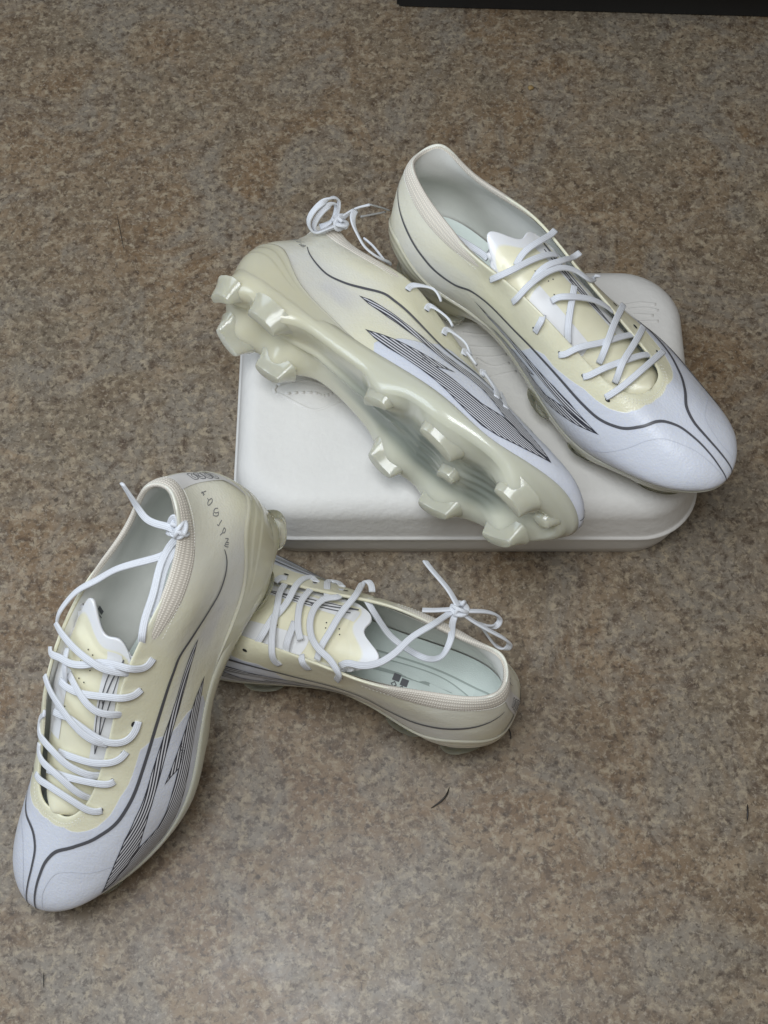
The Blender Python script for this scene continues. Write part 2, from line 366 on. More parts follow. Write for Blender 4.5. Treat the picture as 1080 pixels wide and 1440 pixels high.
# ------------------------------------------------------------------ the boot (left one; mirrored for the right)
R = np.array([[[7.6, 0.5, 25.6], [14.7, 21.9, 24.7], [38.0, 33.7, 21.1], [80.1, 34.4, 19.8], [125.1, 35.5, 18.4], [169.8, 47.0, 14.2], [205.7, 48.4, 14.8], [241.4, 38.6, 19.2], [266.5, 21.6, 26.2], [281.5, -2.7, 31.2], [272.6, -19.6, 29.1], [249.0, -30.5, 24.2], [214.5, -38.7, 19.0], [180.7, -36.7, 17.8], [135.8, -24.3, 22.2], [89.5, -19.4, 26.2], [43.8, -26.0, 24.2], [15.1, -16.4, 25.7]], [[2.2, 0.2, 43.3], [9.2, 23.3, 42.3], [37.5, 32.7, 43.0], [79.3, 32.1, 41.6], [122.1, 37.0, 39.5], [167.1, 46.4, 33.9], [203.6, 47.9, 32.4], [240.8, 40.1, 34.0], [272.2, 24.9, 40.9], [287.2, -1.7, 41.4], [275.7, -23.5, 38.8], [250.2, -36.1, 35.6], [214.0, -41.9, 33.5], [178.3, -40.6, 35.1], [131.5, -29.1, 41.3], [87.0, -25.7, 44.4], [42.8, -31.6, 43.8], [9.8, -20.4, 44.0]], [[1.4, 0.6, 65.9], [10.6, 20.7, 63.8], [39.4, 30.4, 63.4], [76.5, 31.2, 62.6], [115.2, 33.6, 67.3], [155.8, 35.0, 59.6], [192.2, 39.2, 52.9], [227.3, 32.6, 49.9], [256.4, 19.1, 52.2], [268.7, -3.2, 53.7], [260.4, -21.7, 51.4], [234.9, -31.0, 49.4], [199.8, -35.7, 52.5], [163.2, -35.2, 62.3], [121.4, -29.8, 68.1], [81.7, -27.8, 65.3], [39.9, -29.0, 64.0], [11.2, -20.8, 64.1]], [[6.3, -2.5, 87.2], [16.5, 13.9, 84.8], [39.9, 26.6, 82.5], [73.8, 31.1, 81.6], [106.8, 27.9, 86.5], [142.4, 23.1, 81.8], [174.9, 23.1, 71.2], [206.2, 20.4, 63.2], [227.0, 12.2, 62.5], [236.2, -2.7, 61.1], [229.2, -15.0, 62.8], [210.1, -23.0, 65.3], [180.5, -26.8, 74.9], [148.3, -29.4, 86.9], [110.7, -27.5, 88.1], [75.8, -26.9, 82.0], [39.7, -25.0, 82.1], [13.3, -16.2, 86.8]], [[11.9, 1.2, 108.2], [20.0, 15.4, 111.0], [40.9, 20.1, 100.1], [70.5, 22.0, 99.5], [100.5, 18.5, 106.9], [130.2, 13.7, 100.4], [158.2, 12.0, 86.3], [183.8, 11.0, 75.6], [196.7, 7.3, 72.5], [200.9, -0.4, 70.3], [197.1, -8.3, 73.1], [185.2, -14.1, 78.5], [160.5, -17.0, 90.8], [131.4, -21.6, 103.4], [100.9, -28.4, 106.7], [70.6, -24.0, 98.8], [40.4, -17.7, 98.6], [18.9, -11.7, 108.2]]])/1000
def per_spline(P):
    n = len(P); A = np.zeros((n, n))
    for i in range(n): A[i, i] = 4; A[i, (i-1) % n] += 1; A[i, (i+1) % n] += 1
    return np.linalg.solve(A, (6*(np.roll(P, -1, 0)-2*P+np.roll(P, 1, 0))).reshape(n, -1)).reshape(P.shape)
class Surf:
    """skin of the boot: t runs round the foot (0 heel, 9 toe, lateral 0-9), v from the feather line (0) up to the topline (4)"""
    def __init__(s, R):
        s.R = R; s.M = [per_spline(r) for r in R]; m = len(R); A = np.zeros((m, m)); A[0, 0] = A[-1, -1] = 1
        for i in range(1, m-1): A[i, i-1] = 1; A[i, i] = 4; A[i, i+1] = 1
        s.Ai = np.linalg.inv(A)
    def _col(s, P, Mm, t):
        n = len(P); t = t % n; i = np.floor(t).astype(int) % n; j = (i+1) % n; u = (t-np.floor(t))[..., None]; v = 1-u
        return v*P[i]+u*P[j]+((v**3-v)*Mm[i]+(u**3-u)*Mm[j])/6
    def __call__(s, t, v):
        t, v = np.broadcast_arrays(np.asarray(t, float), np.asarray(v, float))
        C = np.stack([s._col(r, m, t) for r, m in zip(s.R, s.M)]); m = len(s.R)
        rhs = np.zeros_like(C); rhs[1:-1] = 6*(C[2:]-2*C[1:-1]+C[:-2]); D = np.tensordot(s.Ai, rhs, 1)
        i = np.clip(np.floor(v).astype(int), 0, m-2); u = (v-i)[..., None]; w = 1-u; ix = i[None, ..., None]
        g = lambda X, k: np.take_along_axis(X, np.broadcast_to(ix+k, (1,)+C.shape[1:]), 0)[0]
        return w*g(C, 0)+u*g(C, 1)+((w**3-w)*g(D, 0)+(u**3-u)*g(D, 1))/6
    def normal(s, t, v, e=2e-3):
        t = np.asarray(t, float); v = np.clip(np.asarray(v, float), .003, 3.997)
        n = -np.cross(s(t+e, v)-s(t-e, v), s(t, v+e)-s(t, v-e)); return n/(np.linalg.norm(n, axis=-1, keepdims=True)+1e-12)
    def at(s, t, v, off=0.): return s(t, v)+s.normal(t, v)*np.asarray(off)[..., None] if np.ndim(off) else s(t, v)+s.normal(t, v)*off
S = Surf(R)
VT = np.array([[0, 4], [2.6, 4], [3.2, 3.92], [3.75, 3.72], [4.4, 3.5], [5, 3.3], [5.6, 3.25], [6.3, 3.3], [7, 3.28], [8, 3.35], [9, 3.5], [10, 3.4], [11, 3.35], [12, 3.38], [12.5, 3.42], [13, 3.46], [13.6, 3.52], [14.15, 3.62], [14.6, 3.78], [15.1, 3.95], [15.5, 4], [18, 4]])
def smooth_interp(t, tab):
    t = np.asarray(t, float); return sum(np.interp((t+d) % 18, tab[:, 0], tab[:, 1])*w for d, w in ((-.3, .15), (-.15, .2), (0, .3), (.15, .2), (.3, .15)))
vtop = lambda t: smooth_interp(t, VT)
ST = np.array([[0, .30], [3.4, .36], [4.4, .40], [5.1, .36], [5.7, .24], [6.25, .06], [6.6, .06], [7.0, .28], [7.7, .42], [8.3, .5], [9, .55], [9.7, .5], [10.4, .42], [11.2, .30], [11.6, .10], [11.9, .10], [12.5, .28], [13.2, .4], [14.6, .42], [18, .30]])
soletop = lambda t: smooth_interp(t, ST)
WB = np.array([(4.25, -.3), (4.2, 0), (3.98, .68), (4.27, 1.23), (4.62, 1.57), (4.88, 2.0), (5.2, 2.28), (5.5, 2.32), (5.87, 2.38), (6.2, 2.48), (6.6, 2.5), (7.0, 2.62), (7.47, 2.86), (8.23, 3.2), (9.13, 3.3), (9.87, 3.2), (10.6, 2.95), (10.82, 2.83), (11.38, 2.6), (11.68, 2.55), (11.97, 2.55), (12.37, 2.42), (12.77, 2.3), (13.0, 2.32), (13.35, 2.07), (14.08, 1.0), (14.2, 0), (14.2, -.3)])
def signed_white(t, v):
    q = np.stack([t*35, v*20], -1); W = WB*np.array([35, 20]); d = np.full(t.shape, 1e9); ins = np.zeros(t.shape, bool)
    for a, b in zip(W[:-1], W[1:]):
        ab = b-a; u = np.clip(((q-a)@ab)/(ab@ab), 0, 1); d = np.minimum(d, np.linalg.norm(q-a-u[..., None]*ab, axis=-1))
    for a, b in zip(W, np.roll(W, -1, 0)):
        c = (a[1] > q[..., 1]) != (b[1] > q[..., 1]); xx = (b[0]-a[0])*(q[..., 1]-a[1])/(b[1]-a[1]+1e-12)+a[0]; ins ^= c & (q[..., 0] < xx)
    return np.where(ins, d, -d)
sstep = lambda x, a, b: (lambda u: u*u*(3-2*u))(np.clip((np.asarray(x, float)-a)/(b-a), 0, 1))

EYL = [(3.95, 3.08), (4.45, 2.92), (4.95, 2.68), (5.55, 2.76), (6.15, 2.84), (6.75, 2.78)]
DATA = {}     # built once per side: list of (name, mesh, material, [sub parts])
def build_boot(side):
    FL = side < 0
    mir = np.array([1, side, 1])
    def mk(name, V, F, smooth=True, uv=None, attrs=None):
        V = np.asarray(V, float).reshape(-1, 3)*mir
        if FL: F = [f[::-1] for f in F]
        return mesh_of(name, V, F, smooth, None if uv is None else np.asarray(uv, float).reshape(-1, 2), attrs)
    out = []
    # ---------- upper: outer skin with a rolled edge
    NT, NS = 288, 46
    t = np.linspace(0, 18, NT, endpoint=False); w = np.linspace(0, 1, NS)
    T, W = np.meshgrid(t, w, indexing='ij'); Vv = W*vtop(T)
    P = S(T, Vv); Nn = S.normal(T, Vv)
    edge = [P]; d_in = np.array([.0003, .0010, .0017])
    top = P[:, -1]; nt_ = Nn[:, -1]; up = P[:, -1]-P[:, -3]; up /= np.linalg.norm(up, axis=1)[:, None]
    rim = [top+up*.0004-nt_*.0003, top+up*.0006-nt_*.0008, top+up*.0003-nt_*.0014, top-up*.0003-nt_*.0017]
    for k in range(8): rim.append(S(t, vtop(t)-.012-.02*k)-S.normal(t, vtop(t)-.012-.02*k)*.0018)
    P2 = np.concatenate([P]+[r[:, None] for r in rim], 1); n2 = P2.shape[1]
    wh = signed_white(T, Vv)
    cream = sstep(Vv, 1.75, 2.15)*sstep(T, 3.3, 3.9)*(1-sstep(T, 14.3, 14.9))
    cream = np.maximum(cream, .75*np.exp(-((T-3.95)/.45)**4-((Vv-.75)/.62)**4))
    cream = np.maximum(cream, .65*np.exp(-((T-14.2)/.5)**4-((Vv-.8)/.6)**4))
    tt = np.minimum(T, 18-T)
    cream = np.maximum(cream, .70*np.exp(-((tt-.85)/.7)**2-((Vv-1.75)/.5)**2))
    cream = np.maximum(cream, .55*sstep(Vv, 2.45, 2.75)*sstep(tt, 2.2, 3.0))
    grey = .75*np.exp(-((T-2.95)/.42)**4-((Vv-1.45)/.38)**4)
    grey = np.maximum(grey, .45*np.exp(-((tt-2.1)/.8)**4-((Vv-1.3)/.9)**4))
    pad = lambda A: np.concatenate([A, np.repeat(A[:, -1:], n2-NS, 1)], 1)
    uvu = np.stack([np.broadcast_to(T/18, T.shape), W], -1); uvu = np.concatenate([uvu, np.repeat(uvu[:, -1:], n2-NS, 1)], 1)
    up_me = mk('upper', P2, gridF(NT, n2, True, False, flip=True), uv=uvu, attrs=dict(white=pad(wh), cream=pad(cream), grey=pad(grey)))
    sub = []
    # ---------- decals on the upper
    def decal_line(tv, width, off=.00035, taper=(0, 0), step=.0016):
        tv = np.array(tv, float); tv = catmull(np.c_[tv, np.zeros(len(tv))], .03)[:, :2]
        p = S(tv[:, 0], tv[:, 1]); tg = np.gradient(p, axis=0); n = S.normal(tv[:, 0], tv[:, 1]); tg /= np.linalg.norm(tg, axis=1)[:, None]+1e-9
        bi = np.cross(n, tg); k = np.linspace(0, 1, len(p)); wv = np.ones(len(p))*width/2
        if taper[0]: wv *= .25+.75*np.clip(k/taper[0], 0, 1)
        if taper[1]: wv *= .25+.75*np.clip((1-k)/taper[1], 0, 1)
        g = np.stack([p+bi*wv[:, None]+n*off, p+n*(off+.00008), p-bi*wv[:, None]+n*off], 1)
        return g.reshape(-1, 3), gridF(len(p), 3, flip=True), np.zeros((len(p)*3, 2))
    def blade(Lp, Rp, n=90, m=13, off=.0003, ang=.0, flip=False):
        def rs(p, n):
            p = np.array(p, float); d = np.concatenate([[0], np.cumsum(np.linalg.norm(np.diff(p*np.array([35, 20]), axis=0), axis=1))]); s = np.linspace(0, d[-1], n)
            return np.c_[np.interp(s, d, p[:, 0]), np.interp(s, d, p[:, 1])]
        a, b = rs(Lp, n), rs(Rp, n); k = np.linspace(0, 1, m)[None, :, None]
        tv = a[:, None]*(1-k)+b[:, None]*k; p = S(tv[..., 0], tv[..., 1])+S.normal(tv[..., 0], tv[..., 1])*off
        wd = np.linalg.norm(np.diff(p, axis=1), axis=2).sum(1)*1000; s = np.concatenate([[0], np.cumsum(np.linalg.norm(np.diff(p[:, 0], axis=0), axis=1))])*1000
        u = 18*tv[..., 1]+ang*tv[..., 0]; e = np.minimum(k[..., 0], 1-k[..., 0])*wd[:, None]
        return p.reshape(-1, 3), gridF(n, m, flip=flip), np.stack([u, np.minimum(e, 50)], -1).reshape(-1, 2)
    notch = (6.5, 1.23); tip = (7.47, .93)
    b1L = [(3.27, 1.75), (3.47, 1.80), (3.8, 1.74), (4.13, 1.70), (4.45, 1.72), (4.85, 1.78), (5.37, 1.86), (5.78, 1.89), (6.2, 1.90), (6.62, 1.80), (6.95, 1.58), (7.23, 1.3), tip]
    b1R = [(3.27, 1.75), (3.5, 1.62), (3.9, 1.53), (4.27, 1.52), (4.53, 1.55), (4.92, 1.58), (5.32, 1.60), (5.62, 1.61), (5.95, 1.57), (6.23, 1.44), notch, (6.85, 1.12), tip]
    b2L = [(3.73, .87), (4.02, 1.03), (4.25, 1.12), (4.6, 1.23), (4.85, 1.16), (4.98, 1.13), (5.13, 1.14), (5.37, 1.12), (5.57, 1.08), (5.78, 1.03), (6.03, 1.02), (6.27, 1.12), notch, (6.85, 1.12), tip]
    b2R = [(3.73, .87), (3.95, .78), (4.2, .75), (4.5, .76), (4.8, .73), (5.12, .66), (5.42, .55), (5.63, .45), (5.95, .33), (6.25, .26), (6.53, .36), (6.82, .57), (7.15, .77), tip]
    barb_a = [(4.45, 1.18), (4.6, 1.23), (4.95, 1.33), (5.37, 1.42)]; barb_b = [(4.45, 1.05), (4.98, 1.10), (5.17, 1.28), (5.37, 1.42)]
    V, F, U = join([blade(b1L, b1R, ang=1.3), blade(b2L, b2R, ang=1.3), blade(barb_a, barb_b, 30, 7, ang=1.3)])
    sub.append(('side_mark', mk('side_mark', V, F, uv=U), M['hatch']))
    m1U = [(14.78, 1.58), (14.48, 1.44), (14.03, 1.48), (13.65, 1.60), (13.25, 1.70), (12.85, 1.80), (12.45, 1.84), (12.12, 1.77), (11.8, 1.67)]
    m1L = [(14.78, 1.58), (14.5, 1.32), (14.2, 1.28), (13.77, 1.38), (13.35, 1.50), (13.03, 1.55), (12.73, 1.56), (12.63, 1.57), (11.8, 1.67)]
    m2L = [(14.57, .78), (14.37, .66), (14.1, .62), (13.92, .62), (13.6, .78), (13.27, .95), (13.03, 1.10), (12.67, 1.28), (12.3, 1.43), (11.8, 1.67)]
    m2U = [(14.57, .78), (14.2, 1.0), (13.93, 1.08), (13.62, 1.13), (13.42, 1.18), (13.15, 1.27), (12.92, 1.43), (12.63, 1.57), (11.8, 1.67)]
    V, F, U = join([blade(m1U, m1L, ang=1.0, flip=True), blade(m2U, m2L, ang=1.0, flip=True), blade([(14.0, 1.1), (13.67, 1.25), (13.4, 1.38)], [(14.0, 1.0), (13.62, 1.12), (13.4, 1.38)], 20, 5, flip=True)])
    sub.append(('side_mark', mk('side_mark', V, F, uv=U), M['hatch']))
    lat = [(1.82, 2.3), (1.95, 2.13), (2.08, 2.0), (2.33, 1.85), (2.58, 1.79), (2.88, 1.9), (3.25, 2.08), (3.62, 2.22), (3.87, 2.14), (4.37, 2.04), (4.97, 2.04), (5.58, 2.13), (6.12, 2.2), (6.58, 2.26), (7.07, 2.44), (7.73, 2.68), (8.38, 2.72), (8.63, 2.52), (8.72, 2.2), (8.77, 1.82), (8.80, 1.43), (8.82, .95), (8.83, .6)]
    med = [(17.45, 3.02), (17.25, 2.93), (16.82, 2.73), (16.3, 2.42), (15.83, 1.97), (15.52, 1.72), (15.18, 1.68), (14.8, 1.95), (14.5, 2.0), (13.9, 1.97), (13.28, 2.1), (12.67, 2.17), (12.07, 2.13), (11.73, 2.12), (11.25, 2.28), (10.6, 2.62), (9.85, 2.86), (9.45, 2.84), (9.15, 2.66), (9.03, 2.32), (9.02, 1.9), (9.05, 1.5), (9.06, 1.0), (9.07, .6)]
    V, F, U = decal_line(lat, .0021, taper=(.18, .25)); sub.append(('trim_line', mk('trim_line', V, F), M['line']))
    V, F, U = decal_line(med, .0019, taper=(.12, .25)); sub.append(('trim_line', mk('trim_line', V, F), M['line']))
    V, F, U = decal_line([(12.3, .6), (12.07, .82), (11.28, 1.75), (10.55, 2.35), (9.9, 2.5), (9.35, 2.2), (9.15, 1.62), (9.12, 1.1)], .0005, off=.0002); sub.append(('toe_seam', mk('toe_seam', V, F), M['seam']))
    V, F, U = decal_line([(5.6, .6), (6.4, 1.0), (7.3, 1.75), (7.9, 2.2), (8.3, 2.25), (8.55, 1.9), (8.62, 1.3)], .0005, off=.0002); sub.append(('toe_seam', mk('toe_seam', V, F), M['seam']))
    # small printed glyphs along the lateral heel
    gl = [[(.62, 2.92), (.57, 2.73)], [(.58, 2.85), (.70, 2.88)], [(.58, 2.88), (.67, 2.83)], [(.77, 2.8), (.82, 2.77), (.78, 2.67), (.85, 2.68), (.93, 2.78), (.95, 2.85), (.88, 2.83), (.82, 2.77)],
          [(1.03, 2.57), (1.03, 2.65), (1.1, 2.72), (1.13, 2.67), (1.12, 2.6)], [(1.12, 2.73), (1.18, 2.75), (1.2, 2.67), (1.18, 2.6), (1.1, 2.58)], [(1.28, 2.5), (1.35, 2.57), (1.4, 2.62), (1.37, 2.65)],
          [(1.43, 2.42), (1.47, 2.37), (1.52, 2.4), (1.53, 2.47), (1.47, 2.45), (1.43, 2.42)], [(1.53, 2.47), (1.58, 2.55)], [(1.63, 2.35), (1.63, 2.23), (1.68, 2.28), (1.7, 2.18), (1.7, 2.3), (1.73, 2.32), (1.73, 2.18)], [(1.75, 2.35), (1.77, 2.25), (1.77, 2.17)]]
    V, F, U = join([decal_line(g, .0005) for g in gl]); sub.append(('heel_print', mk('heel_print', V, F), M['heel_ink']))
    # heel label
    vl = np.linspace(1.42, 3.62, 40); tl = np.interp(vl, [1.42, 1.5, 1.62, 1.78, 1.9, 2.3, 2.7, 3.0, 3.4, 3.62], [.80, .66, .46, .27, .2, .24, .28, .32, .38, .40])
    k = np.linspace(-1, 1, 13); TT = tl[:, None]*k[None]; VV = np.broadcast_to(vl[:, None], TT.shape)
    sub.append(('heel_label', mk('heel_label', S.at(TT % 18, VV, .0005), gridF(40, 13)), M['label']))
    def rr(c, v, a, b):
        return [(c+a*math.copysign(abs(math.cos(x))**.6, math.cos(x)), v+b*math.copysign(abs(math.sin(x))**.6, math.sin(x))) for x in np.linspace(0, 2*math.pi, 17)]
    g = []
    for i, v in enumerate((2.78, 2.54, 2.30, 2.08)):
        g.append(decal_line(rr(0, v, .165, .105), .00045, off=.0009)); g.append(decal_line([(-.1, v-.04), (.02, v+.03), (.1, v-.03)], .00045, off=.0009))
        if i % 2: g.append(decal_line([(-.09, v+.05), (.09, v+.05)], .00045, off=.0009))
    V, F, U = join(g); sub.append(('heel_emblem', mk('heel_emblem', V, F), M['ink']))
    # stitches below the collar and zigzag stitches on the vamp
    def dashes(tt, vv, ln, wd, off, rotz=0):
        res = []
        for a, b in zip(tt, vv):
            p = S(a % 18, b); n = S.normal(np.array(a % 18), np.array(b)); tg = S((a+.01) % 18, b)-p; tg /= np.linalg.norm(tg); bi = np.cross(n, tg)
            tg = tg*math.cos(rotz)+bi*math.sin(rotz); bi = np.cross(n, tg)
            g_ = np.array([p-tg*ln/2+n*off*.2, p-bi*wd/2+n*off*.5, p+tg*ln/2+n*off*.2, p+bi*wd/2+n*off*.5, p+n*off])
            res.append((g_, [(0, 1, 4), (1, 2, 4), (2, 3, 4), (3, 0, 4)]))
        return res
    ts = np.arange(-3.5, 3.55, .065); V, F, U = join(dashes(ts, vtop(ts)-.52, .0017, .0006, .0006)); sub.append(('stitching', mk('stitching', V, F, False), M['thread']))
    zz = []
    for r_, dv in enumerate((-.12, -.19)):
        ts = np.linspace(7.3, 10.7, 26)+(.06 if r_ else 0); zz += dashes(ts, vtop(ts)+dv, .0016, .0005, .0004, .6 if r_ else -.6)
    V, F, U = join(zz); sub.append(('vamp_stitching', mk('vamp_stitching', V, F, False), M['thread']))
    # eyelets
    EY = [(3.95, 3.08), (4.45, 2.92), (4.95, 2.68), (5.55, 2.76), (6.15, 2.84), (6.75, 2.78)]; EM = [(14.1, 3.17), (13.58, 3.06), (13.15, 2.78), (12.5, 2.86), (11.9, 2.88), (11.32, 2.82)]
    a = np.linspace(0, 2*math.pi, 12, endpoint=False)
    for (et, ev) in EY+EM:
        p = S(et, ev); n = S.normal(np.array(et), np.array(ev)); tg = S(et+.02, ev)-p; tg /= np.linalg.norm(tg); bi = np.cross(n, tg)
        V = [p+n*.0004+tg*math.cos(x)*.0018+bi*math.sin(x)*.0011 for x in a]; sub.append(('eyelet', mk('eyelet', V, [tuple(range(12))], False), M['hole']))
    out.append(('upper', up_me, M['upper'], sub))
    # ---------- lining and insole
    w = np.linspace(0, 1, 26); T, W = np.meshgrid(t, w, indexing='ij'); Vv = .05+W*(vtop(T)-.09)
    tt = np.minimum(T, 18-T); th = .0021+.0018*(1-sstep(tt, 3.2, 4.2))*sstep(W, .35, .8)*(1-.5*sstep(W, .9, 1))
    out.append(('lining', mk('lining', S.at(T, Vv, -th), gridF(NT, 26, True, False)), M['lining'], []))
    lab = []
    def lpatch(t0, t1, v0, v1):
        TT_, VV_ = np.meshgrid(np.linspace(t0, t1, 4), np.linspace(v0, v1, 4), indexing='ij'); tt_ = np.minimum(TT_, 18-TT_)
        return (S.at(TT_, VV_, -.0030-.0018*(1-sstep(tt_, 3.2, 4.2))*sstep(VV_/4, .3, .8)), gridF(4, 4))
    for (t0, t1, v0, v1) in ((14.44, 14.50, 2.18, 2.66), (14.40, 14.415, 2.08, 2.80), (14.36, 14.372, 2.08, 2.80), (14.28, 14.33, 2.02, 2.20), (14.22, 14.27, 2.05, 2.22), (14.16, 14.21, 2.08, 2.24), (14.10, 14.15, 2.11, 2.26)): lab.append(lpatch(t0, t1, v0, v1))
    V, F, U = join(lab); out[-1][3].append(('size_label', mk('size_label', V, F, False), M['ink']))
    bt = S(t, 0*t+.32)-S.normal(t, 0*t+.32)*.0030
    def ycen(x):
        lt = R[0][:10]; md = np.vstack([R[0][9:], R[0][:1]])[::-1]
        return .5*(np.interp(x, lt[:, 0], lt[:, 1])+np.interp(x, md[:, 0], md[:, 1]))
    sp_x = np.clip(bt[:, 0], .030, .250); spine = np.stack([sp_x, ycen(sp_x), bt[:, 2]], -1)
    rr_ = np.linspace(1, 0, 12)[None, :, None]; I = bt[:, None]*rr_+spine[:, None]*(1-rr_); I[..., 2] -= .0035*(1-rr_[..., 0]**4)
    isub = []
    zi = lambda x: np.interp(x, [0, .04, .09, .135, .18, .215, .25], [.0245, .0232, .0250, .0235, .0195, .0200, .025])
    def insole_line(pts, wd):
        p = catmull([(x_, y_, 0) for x_, y_ in pts], .003); p[:, 2] = 0
        tg = np.gradient(p, axis=0); tg /= np.linalg.norm(tg, axis=1)[:, None]; bi = np.cross((0, 0, 1), tg)
        g_ = np.stack([p+bi*wd/2, p-bi*wd/2], 1); return g_
    # insole surface height is sampled so that the print follows it
    Iflat = I.reshape(-1, 3)
    def drop(g_):
        q = g_.reshape(-1, 3).copy()
        for i_, pnt in enumerate(q):
            d2 = ((Iflat[:, :2]-pnt[:2])**2).sum(1); idx = np.argpartition(d2, 5)[:5]; ww = 1/(d2[idx]+1e-8); q[i_, 2] = (Iflat[idx, 2]*ww).sum()/ww.sum()+.0006
        return q
    li = []
    for pts, wd in ([(.012, 0), (.05, .004), (.09, .002), (.13, -.004)], .0022), ([(.02, -.012), (.06, -.010), (.10, -.015), (.13, -.018)], .0012), ([(.02, .012), (.055, .016), (.09, .015), (.125, .012)], .0012), ([(.025, .004), (.05, .012), (.08, .012), (.12, .006)], .0008), ([(.03, -.004), (.06, -.006), (.09, -.010), (.12, -.012)], .0008):
        g_ = insole_line(pts, wd); li.append((drop(g_), gridF(len(g_), 2, flip=True)))
    V, F, U = join(li); isub.append(('insole_print', mk('insole_print', V, F), M['insole_line']))
    def sq(cx, cy, r, hollow=False):
        if not hollow:
            g_ = np.array([[(cx-r, cy-r, 0), (cx-r, cy+r, 0)], [(cx+r, cy-r, 0), (cx+r, cy+r, 0)]], float); return (drop(g_), [(0, 2, 3, 1)])
        o_ = [(cx-r, cy), (cx, cy-r), (cx+r, cy), (cx, cy+r)]; i2 = [(cx-r*.6, cy), (cx, cy-r*.6), (cx+r*.6, cy), (cx, cy+r*.6)]
        return (drop(np.array([(a_, b_, 0) for a_, b_ in o_+i2], float)), [(k_, (k_+1) % 4, 4+(k_+1) % 4, 4+k_) for k_ in range(4)])
    V, F, U = join([sq(.0793, .0005, .0024), sq(.0735, -.0009, .0024), sq(.0795, -.0043, .0021, True), sq(.0740, -.0053, .0021, True), sq(.0682, -.0057, .0021, True)])
    isub.append(('size_print', mk('size_print', V, F, False), M['ink']))
    out.append(('insole', mk('insole', I, gridF(NT, 12, True, False, flip=True)), M['insole'], isub))
    # ---------- collar: padded knitted band round the ankle
    tc_ = np.linspace(-4.15, 4.15, 200); n_ = len(tc_); vv = vtop(tc_); ctr = S(tc_ % 18, vv-.27)-S.normal(tc_ % 18, vv-.27)*.0012
    nn = S.normal(tc_ % 18, vv-.2); dn = S(tc_ % 18, vv)-S(tc_ % 18, vv-.5); dn /= np.linalg.norm(dn, axis=1)[:, None]
    endk = np.clip((4.15-abs(tc_))/1.3, .10, 1)**.6
    a = np.linspace(0, 2*math.pi, 18, endpoint=False)
    hh = .0068*endk; tk = .0021*endk
    V = ctr[:, None]+dn[:, None]*(np.sign(np.cos(a))*abs(np.cos(a))**.8)[None, :, None]*hh[:, None, None]+nn[:, None]*np.sin(a)[None, :, None]*tk[:, None, None]
    arc = np.concatenate([[0], np.cumsum(np.linalg.norm(np.diff(ctr, axis=0), axis=1))])*1000
    uv = np.stack(np.broadcast_arrays(arc[:, None], (a/(2*math.pi)*22)[None]), -1)
    out.append(('collar', mk('collar', V, gridF(n_, 18, False, True), uv=uv), M['collar'], []))
    # ---------- tongue
    na, nb = 80, 33
    tl_ = np.concatenate([np.linspace(8.75, 4.3, 60), np.linspace(4.3, 3.85, 21)[1:]]); Lt = S(tl_, vtop(tl_)); Md = S(18-tl_, vtop(18-tl_))
    b = np.linspace(0, 1, nb)[None, :]; prog = np.linspace(0, 1, na)
    wide = np.interp(prog, [0, .2, .6, .74, .85, .94, 1], [1.2, 1.22, 1.10, 1.0, .94, .88, .80])[:, None]
    kk = .5+(b-.5)*wide
    G_ = Lt[:, None]*(1-kk[..., None])+Md[:, None]*kk[..., None]
    x2 = (2*(kk-.5))
    G_[..., 2] += .0045-.0095*x2**2*np.interp(prog, [0, .3, 1], [.6, 1, 1.1])[:, None]-.0035
    wob = sstep(prog, .5, 1)[:, None]
    G_ = G_ + (wob*(.012*np.exp(-((b-.78)/.22)**2)-.005*np.exp(-((b-.38)/.18)**2)+.001-.012*abs(2*b-1)**4))[..., None]*np.array([-1, 0, .45])  # wavy top edge
    cr = np.interp(prog, [0, .8, 1], [0, 0, 1])[:, None]; G_[..., 2] += cr*.004
    nrm = np.cross(np.gradient(G_, axis=0), np.gradient(G_, axis=1)); nrm /= np.linalg.norm(nrm, axis=2)[..., None]; nrm *= np.sign(nrm[..., 2:3])
    bot = G_-nrm*.0022
    rimv = np.concatenate([G_, bot[:, ::-1]], 1)
    F = gridF(na, nb*2, False, True)
    e_ = (na-1)*2*nb; F += [(e_+j, e_+2*nb-1-j, e_+2*nb-2-j, e_+j+1) for j in range(nb-1)]
    wt_ = np.maximum(sstep(prog, .86, .885)[:, None]+0*b, sstep(abs(b-.5), .40, .43)*sstep(prog, .3, .5)[:, None])
    tsub = []
    def patch(a0, a1, b0, b1, off, name, mat, shear=0., n=16, m=9):
        ii = np.linspace(a0, a1, n)[:, None]; jj = np.linspace(b0, b1, m)[None, :]+shear*(ii-a0)
        ia = np.clip(ii*(na-1)+0*jj, 0, na-1.001); jb = np.clip(jj*(nb-1), 0, nb-1.001); i0 = ia.astype(int); j0 = jb.astype(int); fu = (ia-i0)[..., None]; fv = (jb-j0)[..., None]
        sm = lambda X: (X[i0, j0]*(1-fu)*(1-fv)+X[i0+1, j0]*fu*(1-fv)+X[i0, j0+1]*(1-fu)*fv+X[i0+1, j0+1]*fu*fv)
        V = sm(G_)+sm(nrm)*off; return (V.reshape(-1, 3), gridF(n, m))
    pt = lambda a_, b_, off: patch(a_, a_+.001, b_, b_+.001, off, '', None, 0, 2, 2)[0][0]
    def tline(pts, wd, off=.0007):
        P_ = [pt(a_, b_, off) for a_, b_ in pts]; P_ = catmull(P_, .002); tg = np.gradient(P_, axis=0); tg /= np.linalg.norm(tg, axis=1)[:, None]; bi = np.cross((0, 0, 1), tg)
        g_ = np.stack([P_+bi*wd/2, P_-bi*wd/2], 1); return (g_.reshape(-1, 3), gridF(len(P_), 2, flip=True))
    V, F2 = patch(.40, .86, .10, .27, .00035, '', None, .12); tsub.append(('side_panel', mk('side_panel', V, F2), M['white']))
